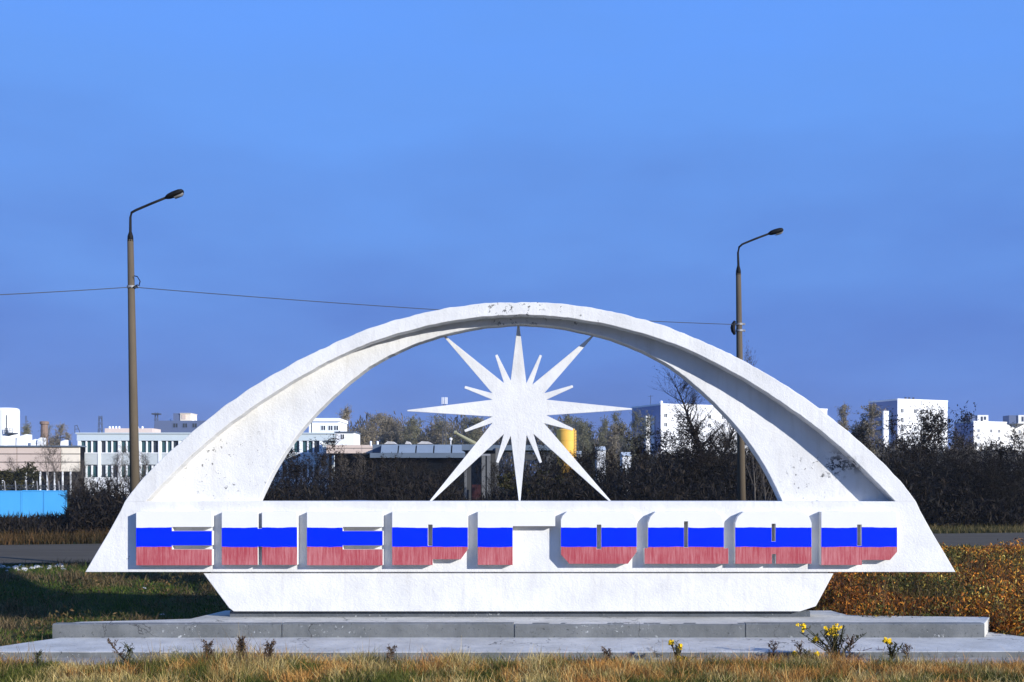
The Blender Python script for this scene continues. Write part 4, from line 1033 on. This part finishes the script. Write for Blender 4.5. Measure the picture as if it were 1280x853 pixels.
# rusty weeds on the right and behind the plinth
npl = 2600; cx = RNG.uniform(4.2, 21, npl); cyy = 22.9 + RNG.random(npl) ** 1.2 * 20
rn = 38.4 + .23 * cx; keep = cyy < rn - .7; cx, cyy = cx[keep], cyy[keep]; npl = len(cx)
ca_ = fnoise(cx, cyy, .42, 44) * 1.6 + RNG.normal(0, .20, npl) + .30 * np.clip((cx - 9) / 4, -1, 1) - .35 * np.clip((cyy - 31) / 5, -.3, 1)
ch_ = RNG.uniform(.30, .95, npl) * np.clip((38.4 + .23 * cx - cyy) / 7, .25, 1) * np.clip(.75 + .8 * fnoise(cx, cyy, .5, 21), .4, 1.25)
cs_ = RNG.uniform(.14, .36, npl); lum = RNG.uniform(.55, 1.6, npl) * (.75 + .6 * np.clip((cx - 8.5) / 4, 0, 1))
reps = np.full(npl, 62); idx = np.repeat(np.arange(npl), reps); n = len(idx); f = RNG.random(n) ** .65
x = cx[idx] + RNG.normal(0, 1, n) * cs_[idx] * (1.1 - .55 * f); y = cyy[idx] + RNG.normal(0, 1, n) * cs_[idx] * (1.1 - .55 * f); h_ = f * ch_[idx]
keep = ~((x < 9.9) & (y < 23.3)) & ~((x < 7.3) & (y < 25)); x, y, h_, idx = x[keep], y[keep], h_[keep], idx[keep]; n = len(x)
sel = ca_[idx]; fr = np.clip(RNG.random(n) ** 1.7 * lum[idx], 0, 1)
t = pick([(.022,.024,.005),(.065,.052,.010),(.13,.095,.018),(.28,.20,.035)], fr)
t2_ = pick([(.05,.015,.004),(.20,.065,.010),(.54,.165,.016),(.80,.34,.035)], fr); t3_ = pick([(.08,.05,.010),(.36,.24,.035),(.78,.58,.13)], fr)
tg = pick([(.02,.032,.005),(.05,.065,.012),(.11,.11,.022),(.22,.20,.05)], fr)
t = np.where((sel > .02)[:, None], t2_, t); t = np.where((sel < -.38)[:, None], tg, t); t = np.where((RNG.random(n) < .10)[:, None], t3_, t)
leaves('rusty_weeds', x, y, gz_arr(x, y) + h_, RNG.uniform(.05, .15, n), RNG.uniform(.016, .046, n), t, M_LEAFT, .8)
n = 16000; x = RNG.uniform(4.8, 20, n); y = RNG.uniform(22.9, 40, n); keep = (y < 37.7 + .23 * x) & ~((x < 9.9) & (y < 23.3)) & ~((x < 7.3) & (y < 25)); x, y = x[keep], y[keep]; n = len(x)
blades('weed_stems', x, y, RNG.uniform(.25, .85, n) * np.clip((38 + .23 * x - y) / 6, .3, 1), np.full(n, .010), RNG.uniform(.1, .5, n), pick([(.05,.022,.012),(.13,.06,.025),(.28,.19,.08)], RNG.random(n)))
# far verge of the road
n = 26000; x = RNG.uniform(-34, 34, n); y = 49.5 + .23 * x + RNG.random(n) ** 1.4 * 7
t = pick([(.03,.034,.010),(.08,.07,.025),(.17,.12,.045),(.27,.19,.08)], np.clip(RNG.random(n) * .7 + .3 * fnoise(x, y, .5, 9), 0, 1))
t = np.where((x < -8)[:, None], t * np.array([.55, .42, .4]), t)
blades('verge_grass', x, y, RNG.uniform(.12, .4, n) + .25 * (x < -8) * RNG.random(n), RNG.uniform(.02, .045, n), RNG.uniform(.1, .6, n), t)
# far wood closing the view behind the halls
n = 110000; px = RNG.uniform(-80, 1360, n); y = RNG.uniform(290, 335, n); x = (px - 640) / F * y
top_ = np.interp(px, [-80, 20, 90, 110, 400, 430, 640, 780, 800, 1040, 1060, 1110, 1190, 1360], [4, 5, 8, 7, 7, 20, 20, 18, 10, 8, 17, 13, 12, 9])
top_ = top_ * (.72 + .5 * np.abs(fnoise(x, y * .2, .11, 3)) + .30 * fnoise(x, y, .35, 12))
t = pick([(.035,.034,.028),(.07,.062,.048),(.115,.095,.068),(.16,.13,.09)], np.clip(RNG.random(n) * .7 + .3 + .5 * fnoise(x, y * .3, .09, 20), 0, 1))
leaves('far_wood', x, y, gz_arr(x, y) + RNG.random(n) ** .8 * top_, RNG.uniform(.9, 2.2, n), RNG.uniform(.2, .5, n), t, M_LEAFT, 2.2)
# dark undergrowth mass behind the verge
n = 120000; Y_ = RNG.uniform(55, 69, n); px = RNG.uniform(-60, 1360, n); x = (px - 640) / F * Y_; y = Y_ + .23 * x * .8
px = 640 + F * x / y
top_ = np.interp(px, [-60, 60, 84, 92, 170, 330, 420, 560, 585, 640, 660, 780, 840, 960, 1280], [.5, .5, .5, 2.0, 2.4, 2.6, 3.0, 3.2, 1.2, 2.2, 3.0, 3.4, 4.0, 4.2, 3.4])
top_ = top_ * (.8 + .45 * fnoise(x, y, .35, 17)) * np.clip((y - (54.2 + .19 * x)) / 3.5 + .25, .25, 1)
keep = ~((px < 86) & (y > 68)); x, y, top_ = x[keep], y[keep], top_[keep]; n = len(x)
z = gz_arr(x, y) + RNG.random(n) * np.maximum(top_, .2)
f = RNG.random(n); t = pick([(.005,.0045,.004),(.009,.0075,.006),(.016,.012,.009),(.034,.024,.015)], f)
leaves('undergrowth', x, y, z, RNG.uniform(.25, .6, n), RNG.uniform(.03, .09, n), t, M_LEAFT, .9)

# ------------------------------------------------------------------ flowering weeds, dry weeds, stones, twigs
def flower(px, ytop, Y, heads, label, size=1.0):
    Y += .5; c = U(px, 600, Y); z0 = gz(c.x, Y); h = zpx(ytop, Y) - z0; r = random.Random(int(px))
    t = thing('flowering_weed', label, 'flower', (c.x, Y, z0), 'yellow flowering weeds at the step')
    m = MB(); fl = MB(); lf = MB()
    for i in range(heads):
        d = Vector((r.gauss(0,.10 + .004 * heads), r.gauss(0,.10), 0)) * size; hh_ = h * r.uniform(.62, 1.0)
        p = [Vector((c.x, Y, z0)), Vector((c.x, Y, z0)) + d * .35 + Vector((0,0,hh_*.5)), Vector((c.x, Y, z0)) + d + Vector((0,0,hh_))]
        m.tube(p, [.010, .008, .005], 4)
        for q in range(40):
            f = r.uniform(.1, .98); s_ = p[0].lerp(p[1], f*2) if f < .5 else p[1].lerp(p[2], f*2-1); e = Vector((r.gauss(0,1), r.gauss(0,1), .5)).normalized() * r.uniform(.05,.11); w = e.cross(Vector((0,0,1))).normalized() * .014
            lf.add([s_, s_ + e*.5 + w, s_ + e, s_ + e*.5 - w], [(0,1,2,3)])
        if i < max(2, heads * .25):
            for b in range(8):
                cc = p[2] + Vector((r.gauss(0,.035), r.gauss(0,.03), r.gauss(-.01,.03))) * size
                for q in range(6):
                    an = q * 1.047 + r.random(); e = Vector((math.cos(an), r.gauss(0,.5), math.sin(an))).normalized() * .036; w = e.cross(Vector((r.gauss(0,.3),-1,r.gauss(0,.3)))).normalized() * .017
                    fl.add([cc, cc + e*.6 + w, cc + e, cc + e*.6 - w], [(0,1,2,3)])
    part('stem', m, M_STEM, t); part('leaves', lf, M_STEM, t, fix=False); part('blossom', fl, M_FLOWER, t, fix=False)
flower(1046, 783, 19.35, 24, 'tallest yellow flowering weed, growing before the right part of the steps', 1.1)
flower(1114, 797, 19.45, 6, 'yellow flowering weed second from the right end of the steps', .7)
flower(846, 800, 19.35, 6, 'yellow flowering weed in front of the middle right of the steps', .6)
flower(858, 818, 19.0, 4, 'low yellow flowering weed in the grass beside the middle right one', .6)
flower(1008, 812, 19.2, 4, 'small flowering weed left of the tallest one', .7)
def weed(px, ytop, Y, label, lean=0.0, n_=9, mat=None):
    Y += .5; c = U(px, 600, Y); z0 = gz(c.x, Y); h = zpx(ytop, Y) - z0; r = random.Random(int(px * 3)); mat = mat or M_DRYSTEM
    t = thing('dry_weed', label, 'weed', (c.x, Y, z0), 'dry weeds in the foreground grass')
    m = MB(); lf = MB(); b0 = Vector((c.x, Y, z0)); tp = b0 + Vector((lean, 0, h))
    m.tube([b0, b0.lerp(tp, .5) + Vector((.01,0,0)), tp], [.011, .008, .004], 4)
    for i in range(n_):
        f = r.uniform(.3, 1); p = b0.lerp(tp, f); e = Vector((r.choice((-1,1)) * r.uniform(.3,1), r.gauss(0,.5), r.uniform(.4,1.2))).normalized() * r.uniform(.05,.15); m.tube([p, p + e], [.006, .003], 3)
        for q in range(4): s_ = p + e * r.uniform(.4, 1); d = Vector((r.gauss(0,1), r.gauss(0,1), r.gauss(0,1))).normalized() * .042; w = d.cross(Vector((0,0,1))).normalized() * .012; lf.add([s_, s_+d*.5+w, s_+d, s_+d*.5-w], [(0,1,2,3)])
    part('stem', m, mat, t); part('leaves', lf, mat, t, fix=False)
for px, yt, Y, lean, mt, lab in ((163, 808, 18.3, -.04, M_STEM, 'green leafy weed in the left foreground before the lower step'), (168, 803, 18.4, -.42, M_DRYSTEM, 'dark dry stalk leaning far to the left in front of the lower step'),
      (46, 818, 18.2, .02, M_STEM, 'low green weed near the left edge of the foreground'), (300, 800, 18.6, .03, M_DRYSTEM, 'tall bushy dry weed before the left third of the steps'),
      (262, 806, 18.5, -.03, M_DRYSTEM, 'dry weed just left of the tall bushy one'), (332, 806, 18.5, .08, M_DRYSTEM, 'dry weed just right of the tall bushy one'), (486, 810, 18.7, .05, M_DRYSTEM, 'thin forked dry weed left of the centre of the steps'),
      (758, 812, 18.9, 0, M_DRYSTEM, 'dry weed right of the centre of the steps'), (965, 806, 19.1, .02, M_DRYSTEM, 'branching dry weed left of the flowering weeds'), (1000, 806, 19.1, -.02, M_DRYSTEM, 'branching dry weed beside the small flowering weed'),
      (1060, 800, 19.2, .05, M_DRYSTEM, 'dry weed tangled with the tallest flowering weed'), (1132, 808, 19.2, .03, M_DRYSTEM, 'dry weed right of the second flowering weed')):
    weed(px, yt, Y, lab, lean, 130 if 'bushy dry weed before' in lab else 90 if 'tall bushy' in lab else 34, mt)
m = MB(); r = random.Random(5); c0 = G(1096, 820, -.645)
for i in range(45):
    p = c0 + Vector((r.gauss(0,.22), r.gauss(-.05,.05), .02 + abs(r.gauss(0,.04)))); d = Vector((r.gauss(0,1), r.gauss(0,.4), r.gauss(0,.25))).normalized() * r.uniform(.05,.16); m.tube([p - d, p + d], [.006, .003], 4)
solo('twig_pile', m, M_RUST, 'small heap of dark reddish twigs against the right end of the lower step', 'twigs', (c0.x, c0.y, -.65))
def stone(px, py, s_, label, group=None):
    zt = -.06 if py < 740 else -.4
    p = G(px, py, zt); p.z = gz(p.x, p.y); r = random.Random(int(px*7+py)); bm = bmesh.new(); bmesh.ops.create_icosphere(bm, subdivisions=2, radius=1)
    for v in bm.verts: v.co = Vector((v.co.x, v.co.y * .8, v.co.z * .5)) * s_ * (1 + .28 * noise.noise(v.co * 1.7 + Vector((px, 0, 0))))
    me = bpy.data.meshes.new('stone'); bm.to_mesh(me); bm.free(); me.materials.append(M_STONE)
    o = link('stone', me, None, (p.x, p.y, p.z + .01)); o.rotation_euler[2] = r.uniform(0, 6); tag(o, label, 'stone', group)
for i in range(34):
    stone(random.uniform(-5, 66) if i % 4 else random.uniform(66, 82), random.uniform(707.5, 714), random.uniform(.04, .11), 'pale broken stone in the rubble strip along the left road edge', 'rubble stones along the left road edge')
stone(180, 726, .07, 'single white stone lying on the dark grass left of the base')
stone(203, 762, .06, 'small yellowish stone on the grass just left of the plinth top')

# ------------------------------------------------------------------ car passing on the road, roof just above the wall
cy = road_near(-6.0) + 3.2; cc = U(435, 600, cy); ca = math.atan(.23)
car = thing('minivan', 'blue-grey minivan on the road, only its roof showing above the monument wall', 'car', (cc.x, cy, 0.0))
u = Vector((math.cos(ca), math.sin(ca), 0)); nn = Vector((u.y, -u.x, 0)); zr = zpx(626.0, cy)
prof = [(-2.2,.35),(-2.25,.8),(-2.1,1.05),(-1.85,1.15),(-1.25,1.2),(-.75,zr-.08),(-.2,zr-.01),(.5,zr),(1.3,zr-.03),(1.95,zr-.12),(2.2,1.25),(2.28,.7),(2.2,.35)]
m = MB(); P = lambda p, d: tuple(Vector((cc.x, cy, 0)) + u * p[0] + nn * (d * (1 if p[1] < 1.2 else .86)) + Vector((0,0,p[1])))
m.prism([prof], P, .85, -.85); part('body', m, M_CARB, car, bevel=.08)
for s_ in (1, -1):
    for a in (-1.4, 1.4):
        w0 = Vector((cc.x, cy, .33)) + u * a + nn * s_ * .68; w1 = w0 + nn * s_ * .2
        m = MB(); m.tube([w0, w1], .33, 20); q = part('wheel', m, M_RUBBER, car); m = MB(); m.tube([w1 - nn * s_ * .01, w1 + nn * s_ * .012], .2, 16); part('rim', m, M_GREY, q)
    for pl_ in ([(-1.05,1.22),(-.68,zr-.16),(-.1,zr-.12),(-.1,1.22)], [(-.02,1.22),(-.02,zr-.12),(.9,zr-.12),(.9,1.22)], [(.98,1.22),(.98,zr-.13),(1.75,zr-.22),(1.95,1.22)]):
        m = MB(); m.prism([pl_], lambda p, d: tuple(Vector((cc.x, cy, 0)) + u * p[0] + nn * s_ * d + Vector((0,0,p[1]))), .755, .735); part('side_window', m, M_WIN, car)
    m = MB(); o_ = Vector((cc.x, cy, 0)); m.obox(o_, u, nn, -2.27, -2.15, s_*.5 - .16, s_*.5 + .16, .68, .84); part('headlight', m, M_GREY, car)
    m = MB(); m.obox(o_, u, nn, 2.2, 2.29, s_*.62 - .09, s_*.62 + .09, .8, 1.1); part('tail_light', m, M_RUST, car)
m = MB(); m.add([Vector((cc.x, cy, 0)) + u*a + nn*b + Vector((0,0,z)) for a, b, z in ((-1.22,.62,1.25),(-1.22,-.62,1.25),(-.79,-.58,zr-.13),(-.79,.58,zr-.13))], [(0,1,2,3)])
m.add([Vector((cc.x, cy, .02)) + u*a + nn*b + Vector((0,0,z)) for a, b, z in ((-1.22,.62,1.25),(-1.22,-.62,1.25),(-.79,-.58,zr-.13),(-.79,.58,zr-.13))], [(0,1,2,3)]); part('windscreen', m, M_WIN, car, fix=False)

# ------------------------------------------------------------------ thin blue air over the whole place
mb = MB(); mb.box(-1400, 1400, -60, 1500, -2.0, 60)
hm = bpy.data.materials.new('thin_air'); hm.use_nodes = True; ht = hm.node_tree
ht.nodes.remove(ht.nodes['Principled BSDF'])
pv = ht.nodes.new('ShaderNodeVolumePrincipled'); pv.inputs['Color'].default_value = (.75, .85, 1, 1); pv.inputs['Density'].default_value = .00016; pv.inputs['Anisotropy'].default_value = 0.0
ht.links.new(pv.outputs[0], ht.nodes['Material Output'].inputs['Volume'])
hz = link('haze', mb.mesh('haze', hm)); hz['kind'] = 'stuff'
